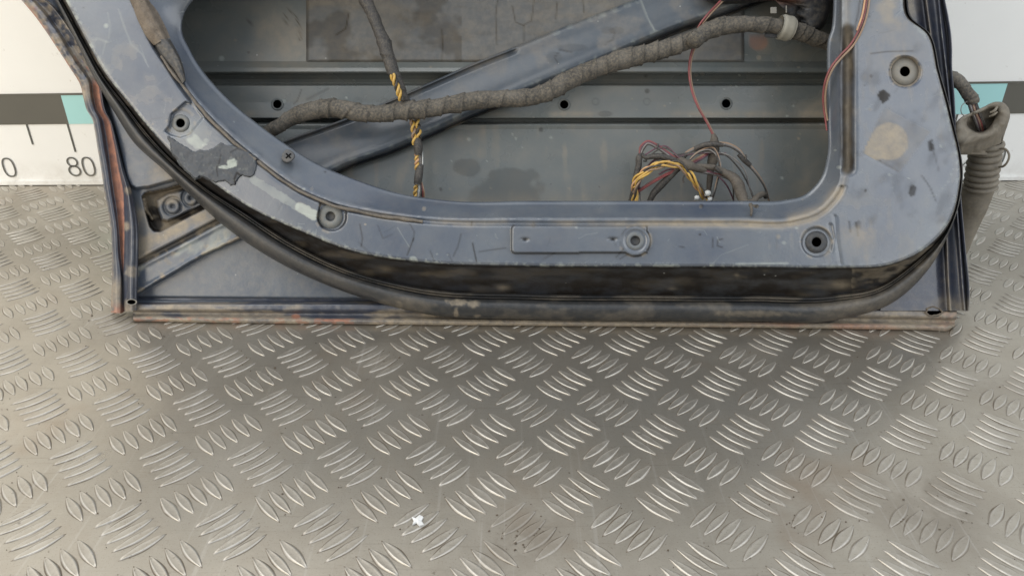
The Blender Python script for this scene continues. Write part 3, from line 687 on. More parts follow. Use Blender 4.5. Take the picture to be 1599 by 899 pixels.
# ---- corner panel: height field behind the weatherstrip
gx = np.arange(60, 690, 1.4); gy = np.arange(-330, 476, 1.4)
X, Y = np.meshgrid(gx, gy, indexing='ij')
cw = np.full(X.shape, -.0040)
l1 = [(200, 466), (220, 455), (267, 428.5), (312, 402), (343, 387), (377, 372), (520, 300)]
yl = np.interp(X, [p[0] for p in l1], [p[1] for p in l1]) + 1.2*(vnoise(X/9, X*0, 3)-.5)
below = sstep(-1.5, 1.5, Y-yl); cw = cw*(1-below) + (-.0125)*below
cw += .0016*np.exp(-((Y-yl+4)/3.5)**2)
l2 = [(205, 415), (218, 409), (280, 378), (340, 346), (420, 304)]
d2 = dseg(X, Y, l2); cw -= .0045*sstep(5, 2.6, d2); cw += .0012*np.exp(-((d2-8)/3)**2)*(1-below)
PK = [(221,307),(226,301),(240,299),(262,294),(288,286),(330,275),(350,300),(320,327),(285,345),(250,363),(240,362),(233,354),(226,330)]
sp_ = sdp(X, Y, PK); cw -= .0085*sstep(-1, 5, sp_)
PK2 = [(243,312),(262,301),(285,296),(340,285),(340,305),(320,320),(285,336),(262,347),(252,345),(246,330)]
cw += .0070*sstep(-1, 4, sdp(X, Y, PK2))
for cx, cy in ((269.5, 322), (298, 309)):
    d = np.hypot(X-cx, Y-cy); cw += -.0022*np.exp(-((d-13.5)/1.7)**2) - .003*np.exp(-(d/3.2)**2) + .001*sstep(12, 9, d)
cw += .0075*sstep(3.6, 1.6, dseg(X, Y, [(226.5, 311), (230, 328), (238, 342)]))
UPL = [(-60,-330),(120,-330),(160,60),(200,120),(300,260),(330,262),(300,275),(270,283),(233,293.5),(212,296),(203,291),(197,280),(187,237),(175,188),(157,128),(130,70),(100,30),(60,-40)]
su = sdp(X, Y, UPL); cw += .0065*sstep(-1.5, 4, su)
cw += .0022*(fbm(X, Y, 60, 91)-.5)*(su > 0)
cw += .0005*(fbm(X, Y, 40, 92)-.5)
dd = dseg(X, Y, [(203, 466), (600, 469)]); cw -= .004*np.exp(-(dd/2.2)**2)
cst = np.zeros(X.shape+(4,)); n1 = fbm(X, Y, 30, 93); n2 = fbm(X, Y, 11, 94)
zone = (1-below)*(su < 0)
dustz = sstep(2, 14, np.abs(0*X))*0
cst[..., 0] = zone*(.85*np.exp(-(dseg(X, Y, [(225, 395), (222, 340), (232, 375), (300, 345), (330, 333)])/15)**2))*(.45+.8*sstep(.2, .5, n1))*(sp_ < 0)
cst[..., 0] += zone*.55*sstep(.50, .70, n2)*(Y > yl-45)*(sp_ < 0) + .6*zone*sstep(.45, .6, n1)*(sp_ > 0)
cst[..., 2] = zone*.35*sstep(.55, .72, fbm(X*.6+Y*.5, Y*.4, 14, 97))*(Y > yl-42)*(d2 > 5)
cst[..., 0] += zone*.7*sstep(.5, .8, np.exp(-((Y-yl+3)/4)**2)*sstep(.3, .6, n2))
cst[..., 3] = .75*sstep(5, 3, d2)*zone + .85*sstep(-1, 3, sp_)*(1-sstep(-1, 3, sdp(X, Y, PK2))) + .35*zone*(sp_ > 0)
cst[..., 0] += (su > 0)*(.75*np.exp(-((X-252)/16)**2-((Y-252+(252-X)*1.0)/26)**2)+.28*sstep(.5, .75, n1))
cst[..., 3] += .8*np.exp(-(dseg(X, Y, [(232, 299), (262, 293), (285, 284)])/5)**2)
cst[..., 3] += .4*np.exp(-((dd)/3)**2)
for pts in ([(112, 48), (124, 78), (136, 108)], [(114, 50), (128, 84), (140, 112)]):
    cst[..., 1] += .7*np.exp(-(dseg(X, Y, pts)/2.0)**2)
OP = [tuple(p) for p in lerp(O_, C_, .55)[::10]]
mk = ~inside(X, Y, OP)
xr = np.interp(Y, [s[0][1] for s in EL], [s[3][0] for s in EL]); mk &= X > xr+1
mk &= ~((Y < 313) & (X > 640)) 
mesh_obj('corner_panel', D(X, Y, cw).reshape(-1, 3), grid_faces(*X.shape, mask=mk), M_CORNER, door, cst.reshape(-1, 4))

# ---- bottom hem
def bst(xx):
    yb = np.interp(xx, [190, 212, 400, 650, 850, 1200, 1300, 1480, 1500], [502, 502, 505, 507.5, 509, 512, 513.5, 516, 516])
    yt = np.interp(xx, [190, 212, 600, 900, 1300, 1380, 1495], [470, 470.5, 469, 474, 478, 479, 482])
    r = lambda f: (xx, yt+(yb-yt)*f)
    return ((xx, yt-8), (xx, yt), r(.10), r(.16), r(.38), r(.46), r(.52), r(.62), r(.70), r(.76), r(.86), r(.97), r(1.0), r(.95))
xs_ = [208, 212, 300, 400, 500, 600, 700, 850, 1000, 1150, 1300, 1400, 1450, 1480, 1491]
stn = [list(bst(v)) for v in xs_]
stn[-1] = [(p[0]+ (3 if k < 6 else 0), min(p[1], 509)) for k, p in enumerate(stn[-1])]
def sf_b(X, Y, S, s):
    n1 = fbm(X*.35, Y*1.5, 16, 101); n2 = fbm(X, Y*2, 9, 102)
    hem = sstep(8.4, 9.2, S)
    s[..., 0] = np.where(S > 1.5, sstep(.38, .60, n1)*.75, 0)+hem*.45+sstep(560, 680, X)*.55*(S > 5)
    s[..., 1] = hem*sstep(.50, .66, n2)*np.where(X < 560, .55, .05) + hem*.5*np.exp(-((X-1300)/130)**2)*sstep(.35, .65, n1)
    s[..., 0] += .7*sstep(1370, 1400, X)*(S > 1)*(1-hem*.5)
    s[..., 3] = .5*np.exp(-((S-6.5)/.6)**2)*(X > 600) + .8*((S > 11.4))
    s[..., 1] += sstep(1440, 1480, X)*.25*sstep(.4, .6, n2)
    for cx, cy, rx, ry in ((268, 479, 12, 3), (462, 494, 7, 4), (520, 500, 20, 2.5)):
        s[..., 0 if cx < 300 else 1] += .9*sstep(1.2, .7, np.hypot((X-cx)/rx, (Y-cy)/ry))
    return s
def wf_b(X, Y, S): return .0014*(fbm(X, Y, 18, 103)-.5) + .0018*(fbm(X, Y, 7, 104)-.5)*sstep(1400, 1470, X) + .0012*(fbm(X, Y, 6, 105)-.5)*(S > 8.5)
BH = loft('bottom_hem', stn, [-.016, -.0145, -.004, .0015, .0020, .0005, -.0040, -.0040, -.0010, .0035, .0055, .0040, .0000, -.008], [2,3,3,3,3,2,2,2,3,3,3,2,2], 700, M_NAVY, wf_b, sf_b, holes=[(1459, 486.5, 12, 6.2)])
# torn drain opening at the right corner
nn = 40; an = np.linspace(0, 2*np.pi, nn, endpoint=False); V = []
for rx, ry, dw in ((14, 7.6, .0012), (12.6, 6.8, .0022), (10.5, 5.6, .001), (10, 5.2, -.016), (.1, .1, -.016)):
    j = 1+.10*np.sin(an*3+1)+.06*np.sin(an*7)
    V.append(D(1458+rx*j*np.cos(an), 486+ry*j*np.sin(an), np.full(nn, .001+dw)))
o = mesh_obj('drain_hole', np.stack(V, 0).reshape(-1, 3), grid_faces(5, nn, close=True), [M_FOAM, M_HOLE], BH)
mi = np.zeros(len(o.data.polygons), np.int32); mi[nn*2:] = 1; o.data.polygons.foreach_set('material_index', mi)

# ---- right edge flange
ys = [-330, -150, 0, 25, 50, 75, 104, 140, 176, 206, 250, 283, 330, 365, 397, 441, 470, 485]
xo = np.interp(ys, [-330,-150,0,40,70,104,140,176,206,250,283,330,397,441,478,486], [1455,1466,1476,1484,1487,1487,1490,1492,1493,1496,1499,1503,1509,1513.5,1514.5,1513])
x1 = np.interp(ys, [-330,0,60,110,200,300,368,441,486], [1430,1446,1454,1462,1470,1474,1478,1481,1484])
x2 = np.interp(ys, [-330,0,50,100,176,250,330,459,486], [1452,1465,1470,1476,1484,1489,1494,1503.5,1506])
rs = []
for k, yy in enumerate(ys):
    a, b, c = x1[k], x2[k], xo[k]
    xl = 1375 if yy > 300 else 1395
    rs.append([(xl, yy), (a-22, yy), (a-5, yy), (a-2.2, yy), (a, yy), (a+2.2, yy), (a+5, yy), (b-3, yy), (b-1, yy), (b+.6, yy), (b+2, yy), (c-6.5 if c-6.5 > b+2.5 else b+2.6, yy), (c-4, yy), (c-.8, yy), (c, yy), (c-2, yy)])
def sf_r(X, Y, S, s):
    n2 = fbm(X, Y, 8, 111); n1 = fbm(X, Y, 25, 112)
    s[..., 0] = 1.0*np.exp(-((S-4)/.8)**2)*(.5+.5*n2)*np.where((Y < 70) | (Y > 365), 1, .2)+.35*np.exp(-((S-9)/.5)**2)*sstep(.4, .6, n2)
    s[..., 0] += .5*sstep(455, 478, Y)*sstep(.3, .6, n1) + .30*(S < 1.2)*(Y < 60)*n1*2
    s[..., 3] = .5*np.exp(-((S-2.7)/.4)**2)+.6*np.exp(-((S-11)/.7)**2)
    s[..., 0] += .5*np.exp(-((X-1420)/14)**2-((Y-5)/26)**2)
    s[..., 2] = .4*np.exp(-((S-9)/.4)**2)*sstep(.55, .7, n2)
    return s
loft('front_flange', rs, [.002, .002, .000, .0035, .0080, .0035, .000, .001, .007, .008, .002, -.004, .001, .003, -.003, -.012], [4,4,3,2,2,2,2,3,2,2,3,3,3,2,2], 420, M_NAVY,
     lambda X, Y, S: .0009*(fbm(X, Y, 26, 113)-.5)-.010*sstep(2.2, 1.0, S)*sstep(1375, 1425, X)*0, sf_r)

# ---- outer skin seen through the opening
yk = [(-430,-.050),(60,-.050),(96,-.0500),(100,-.0475),(106,-.0440),(112,-.0430),(114,-.0445),(118,-.0540),(124,-.0605),(130,-.0640),(131,-.0635),(134,-.0540),(135,-.0535),(160,-.0545),(184,-.0540),(185,-.0560),(185.8,-.0760),(191,-.0760),(191.6,-.0610),(194.6,-.0540),(196,-.0538),(202,-.0550),(340,-.0530),(480,-.018)]
gy = np.unique(np.concatenate([np.linspace(-430, 60, 60), np.linspace(60, 205, 291), np.linspace(205, 330, 60), np.linspace(330, 476, 40)]))
wp = np.interp(gy, [a for a, _ in yk], [b for _, b in yk])
ker = np.array([.25, .5, .25]); pass
yl_ = [s[0][1] for s in EL]; xl_ = [s[1][0]+4 for s in EL]
nx = 620; fr = np.linspace(0, 1, nx)
XL = np.interp(gy, yl_, xl_); XR = np.interp(gy, ys, xo)-4
X = (XL[:, None]*(1-fr)+XR[:, None]*fr).T; Y = np.repeat(gy[None], nx, 0)
ed = np.minimum(np.minimum(X-XL[None], XR[None]-X), 476-Y); bl = sstep(0, 100, ed)
wsk = wp[None]*bl + -.018*(1-bl) + .0012*(fbm(X*.5, Y, 90, 121)-.5)
# the stiffening rib fades out towards the left corner
wsk += 0
sst = np.zeros(X.shape+(4,)); n1 = fbm(X, Y, 60, 122); n2 = fbm(X, Y, 16, 123)
sst[..., 0] = .50*np.exp(-((X-440)/75)**2-((Y-65)/50)**2)*sstep(.25, .6, n1)+.30*sstep(1130, 1260, X)*sstep(.35, .7, n1)+.12*sstep(.5, .7, n1)
sst[..., 0] += .40*np.exp(-((X-1190)/14)**2-((Y-68)/12)**2)
sst[..., 1] = .45*sstep(1.1, .7, np.hypot((X-1184)/16, (Y-66)/14))
q = np.minimum(np.hypot((X-790)/55, (Y-300)/30), np.minimum(np.hypot((X-730)/24, (Y-262)/14), np.hypot((X-800)/40, (Y-278)/16)))
sst[..., 3] = .30*sstep(1.15, .85, q+(n2-.5)*.7) + .25*sstep(1.1, .8, np.hypot((X-945)/12, (Y-178)/5)) + .2*sstep(1.1, .8, np.hypot((X-1040)/30, (Y-196)/9)+(n2-.5))
for cx in (600, 700, 1010, 1240, 560, 930):
    sst[..., 3] += .22*np.exp(-((np.hypot(X-cx, Y-159)-5)/1.2)**2)
sst[..., 0] += .30*sstep(.60, .78, vnoise(X/7, Y/60, 8))*sstep(.4, .7, fbm(X, Y, 40, 126))*(Y > 195)
sst[..., 0] += .45*np.exp(-((Y-178)/5)**2)*sstep(.35, .7, n1)+.3*np.exp(-((Y-318)/14)**2)
rs3 = np.random.default_rng(5)
for k in range(110):
    cx, cy, r = rs3.uniform(330, 1290), rs3.uniform(20, 310), rs3.gamma(2, .6)+.5
    nr_ = np.hypot(X-cx, Y-cy) < 3*r+4
    sst[..., rs3.choice([0, 2, 3], p=[.4, .4, .2])][nr_] += (.5*sstep(1.3, .6, np.hypot(X-cx, Y-cy)/r))[nr_]
def sl(pts, a, wd=1.1, ch=3):
    sst[..., ch] += a*np.exp(-(dseg(X, Y, [(280+p[0]/3.747, p[1]/3.747) for p in pts])/wd)**2)
sl([(650,70),(625,100),(620,130),(655,155),(690,150),(698,118),(675,85),(650,70)], .8); sl([(695,120),(703,240)], .75); sl([(712,165),(716,235)], .6)
sl([(715,525),(690,590),(670,610)], .5); sl([(750,580),(870,520)], .3, 2.5)
HS = [(433, 163, 6.6), (881, 163.5, 6.6), (1134, 162, 6.8)]
mk = np.ones(X.shape, bool)
for cx, cy, r in HS: mk &= np.hypot(X-cx, Y-cy) > r+1
SKIN = mesh_obj('outer_skin', D(X, Y, wsk).reshape(-1, 3), grid_faces(*X.shape, mask=mk), M_SKIN, door, sst.reshape(-1, 4))
M_SKR = surf('skin_ring', (.11, .122, .120), rough=.4, stains=False)
for cx, cy, r in HS: ring_cup('skin_hole', cx, cy, -.0538, r, r+3.2, .02, M_SKR, M_HOLE, SKIN)
# sound pad
gx = np.arange(478, 1163, 2.2); gy = np.arange(-300, 98.6, 2.0)
X, Y = np.meshgrid(gx, gy, indexing='ij')
pw = -.0500+.0030*sstep(0, 4, np.minimum(np.minimum(X-478, 1162-X), 98-Y)) + .0022*(fbm(X*.45, Y*1.6, 26, 131)-.5)*sstep(0, 30, np.minimum(X-478, 98-Y)) + .0008*(fbm(X, Y, 8, 132)-.5)
pst = np.zeros(X.shape+(4,)); n1 = fbm(X*.6, Y*1.4, 36, 133)
pst[..., 0] = .18*sstep(.45, .7, n1)*np.where(X < 560, 1.3, .6)+.15
pst[..., 3] = .45*sstep(.52, .66, fbm(X, Y, 48, 134))*(X < 720) + .2*sstep(.5, .7, n1)
for pts in ([(624+66,47),(691,70),(690,96)], [(777,0),(774,25),(776,70)], [(800,10),(805,35),(817,40),(830,33),(834,0)], [(818,40),(818,64)], [(870,5),(868,30)], [(910,0),(912,20)], [(545,20),(540,45),(525,55)]):
    pst[..., 3] += .6*np.exp(-(dseg(X, Y, pts)/1.2)**2)
mesh_obj('sound_pad', D(X, Y, pw).reshape(-1, 3), grid_faces(*X.shape), M_PAD, door, pst.reshape(-1, 4))
# diagonal brace
top = [(330, 262), (420, 228), (507, 197), (560, 177), (600, 160), (640, 142.5), (744, 97), (805, 73), (860, 50), (900, 35), (960, 12), (1010, -8), (1150, -66), (1290, -125)]
bot = [(430, 322), (500, 282), (560, 253), (600, 240), (643, 223), (694, 199), (760, 171), (800, 155), (860, 129), (905, 111), (955, 90), (1028, 58), (1094, 34), (1164, 9), (1290, -42)]
ct, cb = curve(top, 15), curve(bot, 15)
brs = []
for a, b in zip(ct, cb):
    v = b-a; L_ = np.linalg.norm(v); u = v/L_
    brs.append([a+u*3, a, a+u*2, a+u*5, a+u*9, a+u*14, b-u*24, b-u*14, b-u*9, b-u*4, b-u*1, b, b-u*1, b+u*3, b+u*4.5, b+u*6, b+u*5])
def wf_br(X, Y, S):
    r = .0006*(fbm(X, Y, 50, 141)-.5)
    # pressed fold at the upper edge stops where the pad overlaps it
    g = sstep(812, 800, X)
    return r + np.where((S > 2.4) & (S < 4.6), -.0035*np.exp(-((S-3.4)/.8)**2)*g, 0)
def sf_br(X, Y, S, s):
    n2 = fbm(X, Y, 10, 142); n1 = fbm(X, Y, 34, 143)
    s[..., 2] = .16*(S < 4)*sstep(.45, .65, n2)*sstep(815, 870, X) + .25*np.exp(-((S-8)/.8)**2)*sstep(.5, .65, n2)
    s[..., 3] = .55*np.exp(-((S-3.2)/.9)**2)*sstep(815, 795, X)+.8*((S > 12.5))
    for cx, cy, rx, ry in ((865, 90, 14, 9), (893, 75, 24, 7), (950, 48, 11, 6), (963, 48, 12, 6)):
        s[..., 3] += .22*sstep(1.1, .8, np.hypot((X-cx)/rx, (Y-cy)/ry)+(n2-.5)*.4)
    s[..., 0] = .22*sstep(.5, .7, n1)
    for pts in ([(872, 100), (866, 90), (875, 78), (893, 82)], [(945, 70), (957, 62), (960, 52)], [(1000, 0), (1011, 28), (1022, 48)]):
        s[..., 3 if pts[0][0] < 990 else 2] += .35*np.exp(-(dseg(X, Y, pts)/1.3)**2)
    return s
loft('brace', brs, [-.050, -.042, -.0385, -.0375, -.0372, -.0370, -.0335, -.0325, -.0328, -.0350, -.0390, -.0430, -.048, -.045, -.0435, -.0455, -.052], [2,2,3,3,3,12,4,3,3,2,2,2,2,2,2,2], 520, M_BRACE, wf_br, sf_br)
# belt rail closing the door above the frame
bx = np.linspace(-215, 1470, 40); prof = [(-325, -.030), (-326, .040), (-335, .046), (-375, .048), (-425, .046), (-436, .035), (-437, -.055), (-300, -.058)]
V = np.stack([D(bx-(0 if k < 20 else 0), np.full(40, yy), np.full(40, w)) for k, (yy, w) in enumerate(prof)], 0).reshape(-1, 3)
mesh_obj('belt_rail', V, grid_faces(len(prof), 40), M_PANEL, door, np.zeros((len(V), 4)), smooth=False)
# dark regulator housing at the upper right
PG = [(1085,-90),(1092,-12),(1098,-2),(1108,4),(1150,6),(1232,4),(1246,8),(1250,22),(1254,40),(1264,52),(1278,50),(1292,30),(1299,-4),(1300,-90)]
gx = np.arange(1080, 1306, 2.0); gy = np.arange(-92, 46, 2.0); X, Y = np.meshgrid(gx, gy, indexing='ij')
def bulge(name, PG, step, w0, h, soft, mat, nz=0, seed=0, sfn=None, back=.006):
    PG = [tuple(p) for p in PG]; P_ = np.array(PG, float)
    # polar grid round the centroid keeps the outline clean
    c = P_.mean(0); per = curve(np.vstack([P_, P_[:1]]), 150)[:-1]
    fs = np.array([0, .15, .3, .45, .6, .72, .82, .9, .95, .98, 1.0, 1.0])
    X = c[0]+(per[:, 0][None]-c[0])*fs[:, None]; Y = c[1]+(per[:, 1][None]-c[1])*fs[:, None]
    dl = np.minimum(dseg(X, Y, list(map(tuple, per))+[tuple(per[0])]), 50)
    W_ = w0+h*np.sqrt(np.clip(1-(1-np.clip(dl/soft, 0, 1))**2, 0, 1))
    if nz: W_ = W_+nz*(fbm(X, Y, 14, seed)-.5)*sstep(0, 3, dl)
    W_[-1] = w0-back
    s = np.zeros(X.shape+(4,))
    if sfn: s = sfn(X, Y, s)
    return mesh_obj(name, D(X, Y, W_).reshape(-1, 3), grid_faces(*X.shape, close=True), mat, door, s.reshape(-1, 4))
M_HOUS = surf('housing', (.011, .012, .014), (.020, .021, .023), rough=.5, nscale=40, dustv=.2)
def hs(X, Y, s):
    s[..., 1] = .5*np.exp(-((X-1225)/22)**2-((Y+2)/7)**2); return s
bulge('regulator_housing', PG, 2, -.030, .016, 8, M_HOUS, .002, 7, hs)
# slot mark in skin at right of the pad
# foam seal and clip at upper left
FL = [[(105,-150),(120,-150),(135,-150),(150,-150),(160,-150)], [(172,-45),(182,-47),(192,-50),(203,-52),(212,-54)], [(197,0),(206,-2),(214,-3),(223,-5),(232,-6)], [(213,38),(221,36),(229,33),(238,28),(248,22)], [(228,62),(234,60),(243,57),(252,54),(262,50)], [(238,72),(243,70),(249,66),(256,62),(266,60)]]
loft('foam_seal', FL, [.040, .0490, .0505, .0490, .038], [4, 6, 6, 4], 120, M_FOAM, lambda X, Y, S: .0016*(fbm(X, Y, 7, 151)-.5))
FR = [[(238,66),(243,64),(250,62),(258,61),(266,62)], [(246,82),(250,78),(258,74),(266,71),(273,74)], [(258,98),(262,94),(269,90),(276,87),(281,90)], [(270,112),(273,108),(277,104),(282,101),(286,104)], [(284,132),(285,130),(287,128),(289,126),(291,128)]]
loft('seal_clip', FR, [.040, .0485, .0500, .0485, .038], [4, 4, 4, 4], 60, M_BLACK if False else surf('clip_rubber', (.055, .056, .058), rough=.6, stains=False, dustv=.35), lambda X, Y, S: .0012*(fbm(X, Y, 6, 152)-.5))
# thin sealant bead in the crease from the clip down to the bolt
def bead(name, pts, r, mat, n=120, bump=.4, seed=1):
    P, R = dpath([(a, b, w, r) for a, b, w in pts], n); V, Fl = merge([tube_mesh(P, R, 8, bump=bump, seed=seed)]); return mesh_obj(name, V, Fl, mat, door)
M_BEAD = surf('dirty_bead', (.07, .062, .055), (.15, .13, .105), rough=.7, nscale=90, dustv=.4, stains=False)
bead('sealant_bead', [(252,88,.045),(268,112,.045),(288,137,.045),(302,156,.0450),(322,180,.0452),(350,208,.0452),(378,233,.0452),(400,250,.0455)], 2.6, M_BEAD, 200, .7)
bead('sealant_bead', [(402,252,.044),(440,281,.0448),(480,304,.0448),(515,319,.0448),(560,330,.0448),(600,338,.0448),(660,346,.0448)], 2.6, M_BEAD, 200, .6, 5)
# sealant patch
SP = [(262,214),(285,225),(300,236),(325,234),(345,222),(362,228),(376,232),(388,238),(399,247),(402,259),(399,272),(389,277),(378,274),(371,280),(368,289),(360,290),(352,282),(338,285),(318,276),(305,278),(293,268),(280,254),(270,240)]
def sps(X, Y, s):
    n2 = fbm(X, Y, 6, 161)
    s[..., 2] = .95*sstep(1.25, .75, np.hypot((X-362)/8, (Y-254)/7)+(n2-.5)*1.3)+.8*sstep(1.2, .8, np.hypot((X-350)/9, (Y-261)/3)+(n2-.5))
    s[..., 3] = .55*np.exp(-(dseg(X, Y, [(345, 242), (342, 255), (338, 262), (340, 275)])/1.2)**2)+.8*np.exp(-(dseg(X, Y, [(368, 290), (366, 280), (370, 270), (378, 276), (390, 277)])/1.6)**2)+.5*np.exp(-(dseg(X, Y, [(360, 238), (370, 232), (384, 236)])/1.4)**2)
    s[..., 2] += .12*sstep(.65, .75, n2); return s
def heightpatch(name, poly, w0, h, soft, step, mat, nz, seed, sfn):
    xs = np.array([p[0] for p in poly]); yy = np.array([p[1] for p in poly])
    X, Y = np.meshgrid(np.arange(xs.min()-4, xs.max()+4, step), np.arange(yy.min()-4, yy.max()+4, step), indexing='ij')
    d = sdp(X, Y, poly)+(fbm(X, Y, 8, seed)-.5)*6
    W_ = w0+h*sstep(-1, soft, d)+nz*(fbm(X, Y, 10, seed+3)-.5)*sstep(0, 3, d)
    W_ = np.where(d < -1, w0-.002, W_)
    s = sfn(X, Y, np.zeros(X.shape+(4,)))
    return mesh_obj(name, D(X, Y, W_).reshape(-1, 3), grid_faces(*X.shape, mask=d > -2.5), mat, door, s.reshape(-1, 4))
heightpatch('sealant_patch', SP, .0448, .0018, 1.6, .8, M_SEAL, .0009, 163, sps)
# small square clip insert
SQ = [(441,240),(447,233.5),(458,238),(461,243),(455,252),(448,254.5),(440,249)]
TC = bulge('trim_clip', SQ, 1, .0395, .0022, 1.6, surf('clip_grey', (.06, .065, .072), rough=.5, stains=False))
for a, b in (((447, 240), (454, 247)), ((454.5, 240), (446.5, 247))):
    P, R = dpath([(a[0], a[1], .0416, 1.3), (b[0], b[1], .0416, 1.3)], 4); V, Fl = merge([tube_mesh(P, R, 6)]); mesh_obj('clip_cross', V, Fl, M_HOLE, TC)
# slit in the sound pad area, right
P, R = dpath([(1066, 88.6, -.0465, .8), (1160, 87, -.0465, .8)], 6)

# ------------------------------------------------------------------ wiring inside the door
har = empty('wiring_harness', tuple(D(855., 150., -.01)), 'dusty taped wiring loom with loose yellow and red wires, hanging across the door opening', 'wiring')
def tube(name, pts, mat, n=80, m=12, parent=None, **k):
    P, R = dpath(pts, n); V, Fl = merge([tube_mesh(P, R, m, **k)]); return mesh_obj(name, V, Fl, mat, parent or har)
MC = [(396,222,-.030,9),(418,208,-.022,10),(440,194,-.016,11),(462,181,-.012,13),(490,172.5,-.010,13.5),(520,169,-.010,14.5),(560,176,-.009,13.5),(590,178,-.008,13),(627,173.5,-.008,14),(660,171,-.008,14),(693,166,-.008,13.5),(743,157,-.009,13.5),(790,154,-.010,12.5),(827,152,-.010,13.5),(860,141,-.010,14.5),(900,120,-.010,14),(935,105,-.010,14),(973,93,-.009,15),(1010,84,-.008,14),(1045,75,-.007,13.5),(1083,61,-.006,12),(1118,44,-.007,13.5),(1157,38.5,-.008,12.5),(1190,39,-.009,12),(1215,41,-.010,12),(1240,47,-.013,13),(1267,57,-.017,12.5),(1292,67,-.022,11),(1325,78,-.028,11)]
tube('main_cable', MC, M_TAPE, 900, 32, ridge=.12, pitch=.0135, bump=.13, seed=3)
# beige clip
P, R = dpath([(1216,41.5,-.010,17.5),(1237,46.5,-.012,17.5)], 8); V, Fl = merge([tube_mesh(P, R*np.array([.95,1.08,1.1,1.08,1.08,1.1,1.08,.95]), 14)]); clip = mesh_obj('cable_clip', V, Fl, M_CLIP, har)
def boxpx(name, cx, cy, w, hx, hy, hw, mat, parent, rot=0):
    c, s = math.cos(rot), math.sin(rot); V = []
    for a in (-1, 1):
        for b in (-1, 1):
            for d in (-1, 1):
                V.append(D(cx+a*hx*c-b*hy*s, cy+a*hx*s+b*hy*c, w+d*hw))
    Fc = [[0,1,3,2],[4,6,7,5],[0,4,5,1],[2,3,7,6],[0,2,6,4],[1,5,7,3]]
    o = mesh_obj(name, np.array(V), Fc, mat, parent, smooth=False)
    bv = o.modifiers.new('bevel', 'BEVEL'); bv.width = .0006; bv.segments = 2; return o
boxpx('clip_tab', 1208, 16.5, -.012, 5, 5, .002, M_WASH, har); boxpx('clip_tab', 1228, 15, -.012, 1.2, 6, .003, M_WASH, har); boxpx('clip_base', 1212, 56, -.014, 18, 3.5, .004, M_BLACK, har, .05)
# hanging branch
HB = [(553,-50,-.004,10.5),(563,-20,-.003,11),(571,0,-.002,10.5),(582,25,-.001,9.5),(592,47,.000,9),(600,70,.000,11),(607,90,.000,10),(613,108,.000,9.5),(620,124,-.002,8),(628,145,-.006,7),(636,165,-.012,7),(643,182,-.020,7)]
tube('hanging_cable', HB, M_TAPED, 220, 18, ridge=.12, pitch=.016, bump=.18, seed=9)
def twist(base, n, turns, off, rads, mats, ph=0., flat=1.0, name='wire', parent=None):
    c = curve(np.array(base, float), n); P = D(c[:, 0], c[:, 1], c[:, 2]); T, A, B = frames(P); pm = pxm(P)
    for k, (r, mt) in enumerate(zip(rads, mats)):
        a = 2*np.pi*(turns*np.linspace(0, 1, n)+k/len(rads))+ph
        Q = P+(off*pm)[:, None]*(np.cos(a)[:, None]*A+flat*np.sin(a)[:, None]*B)
        V, Fl = merge([tube_mesh(Q, np.full(n, r)*pm, 7)]); mesh_obj(name, V, Fl, mt, parent or har)
twist([(612,117,.006,1),(617,128,.005,1),(622,142,.003,1),(627,156,-.001,1)], 50, 1.6, 3.0, [2.3, 2.0, 2.2], [M_YEL, M_TAPED, M_YEL])
twist([(641,180,-.018,1),(644,192,-.017,1),(646,205,-.016,1),(647,219,-.016,1),(648,225,-.016,1)], 70, 2.2, 2.6, [2.2, 2.0], [M_YEL, M_TAN])
twist([(650,180,-.018,1),(652,192,-.017,1),(654,205,-.016,1),(654,216,-.016,1)], 70, 2.0, 2.4, [2.1, 2.0], [M_YEL, M_TAPED], 1)
tube('tape_wrap', [(650,214,-.019,5),(652,222,-.017,6.5),(653,232,-.017,6.8),(653,242,-.018,5.5)], M_TAPED, 30, 12, bump=.15)
twist([(651,236,-.019,1),(651,250,-.018,1),(651,266,-.018,1)], 60, 2.2, 2.0, [2.0, 2.0], [M_YEL, M_ORG], .6)
for k, mt in enumerate((M_GRY, M_TAPED, M_WHT)):
    tube('wire', [(656+k*1.6,233,-.020,1),(657+k*1.5,250,-.019,1),(656+k*1.5,268,-.019,1)], mt, 20, 6)
tube('tape_wrap', [(657,258,-.020,4.5),(655,266,-.018,6),(653,278,-.018,6.4),(652,288,-.019,5.5)], M_TAPED, 30, 12, bump=.15)
twist([(651,284,-.020,1),(649,295,-.022,1),(648,318,-.028,1)], 60, 2.0, 1.9, [1.9, 1.9], [M_YEL, M_YEL], .2)
for k, mt in enumerate((M_WHT, M_GRY, M_TAPED, M_RED, M_TAN)):
    tube('wire', [(655+k*.9,284,-.020,1),(654.5+k*1.9,298,-.021,1.05),(653+k*2.3,318,-.028,1.05)], mt, 20, 6)
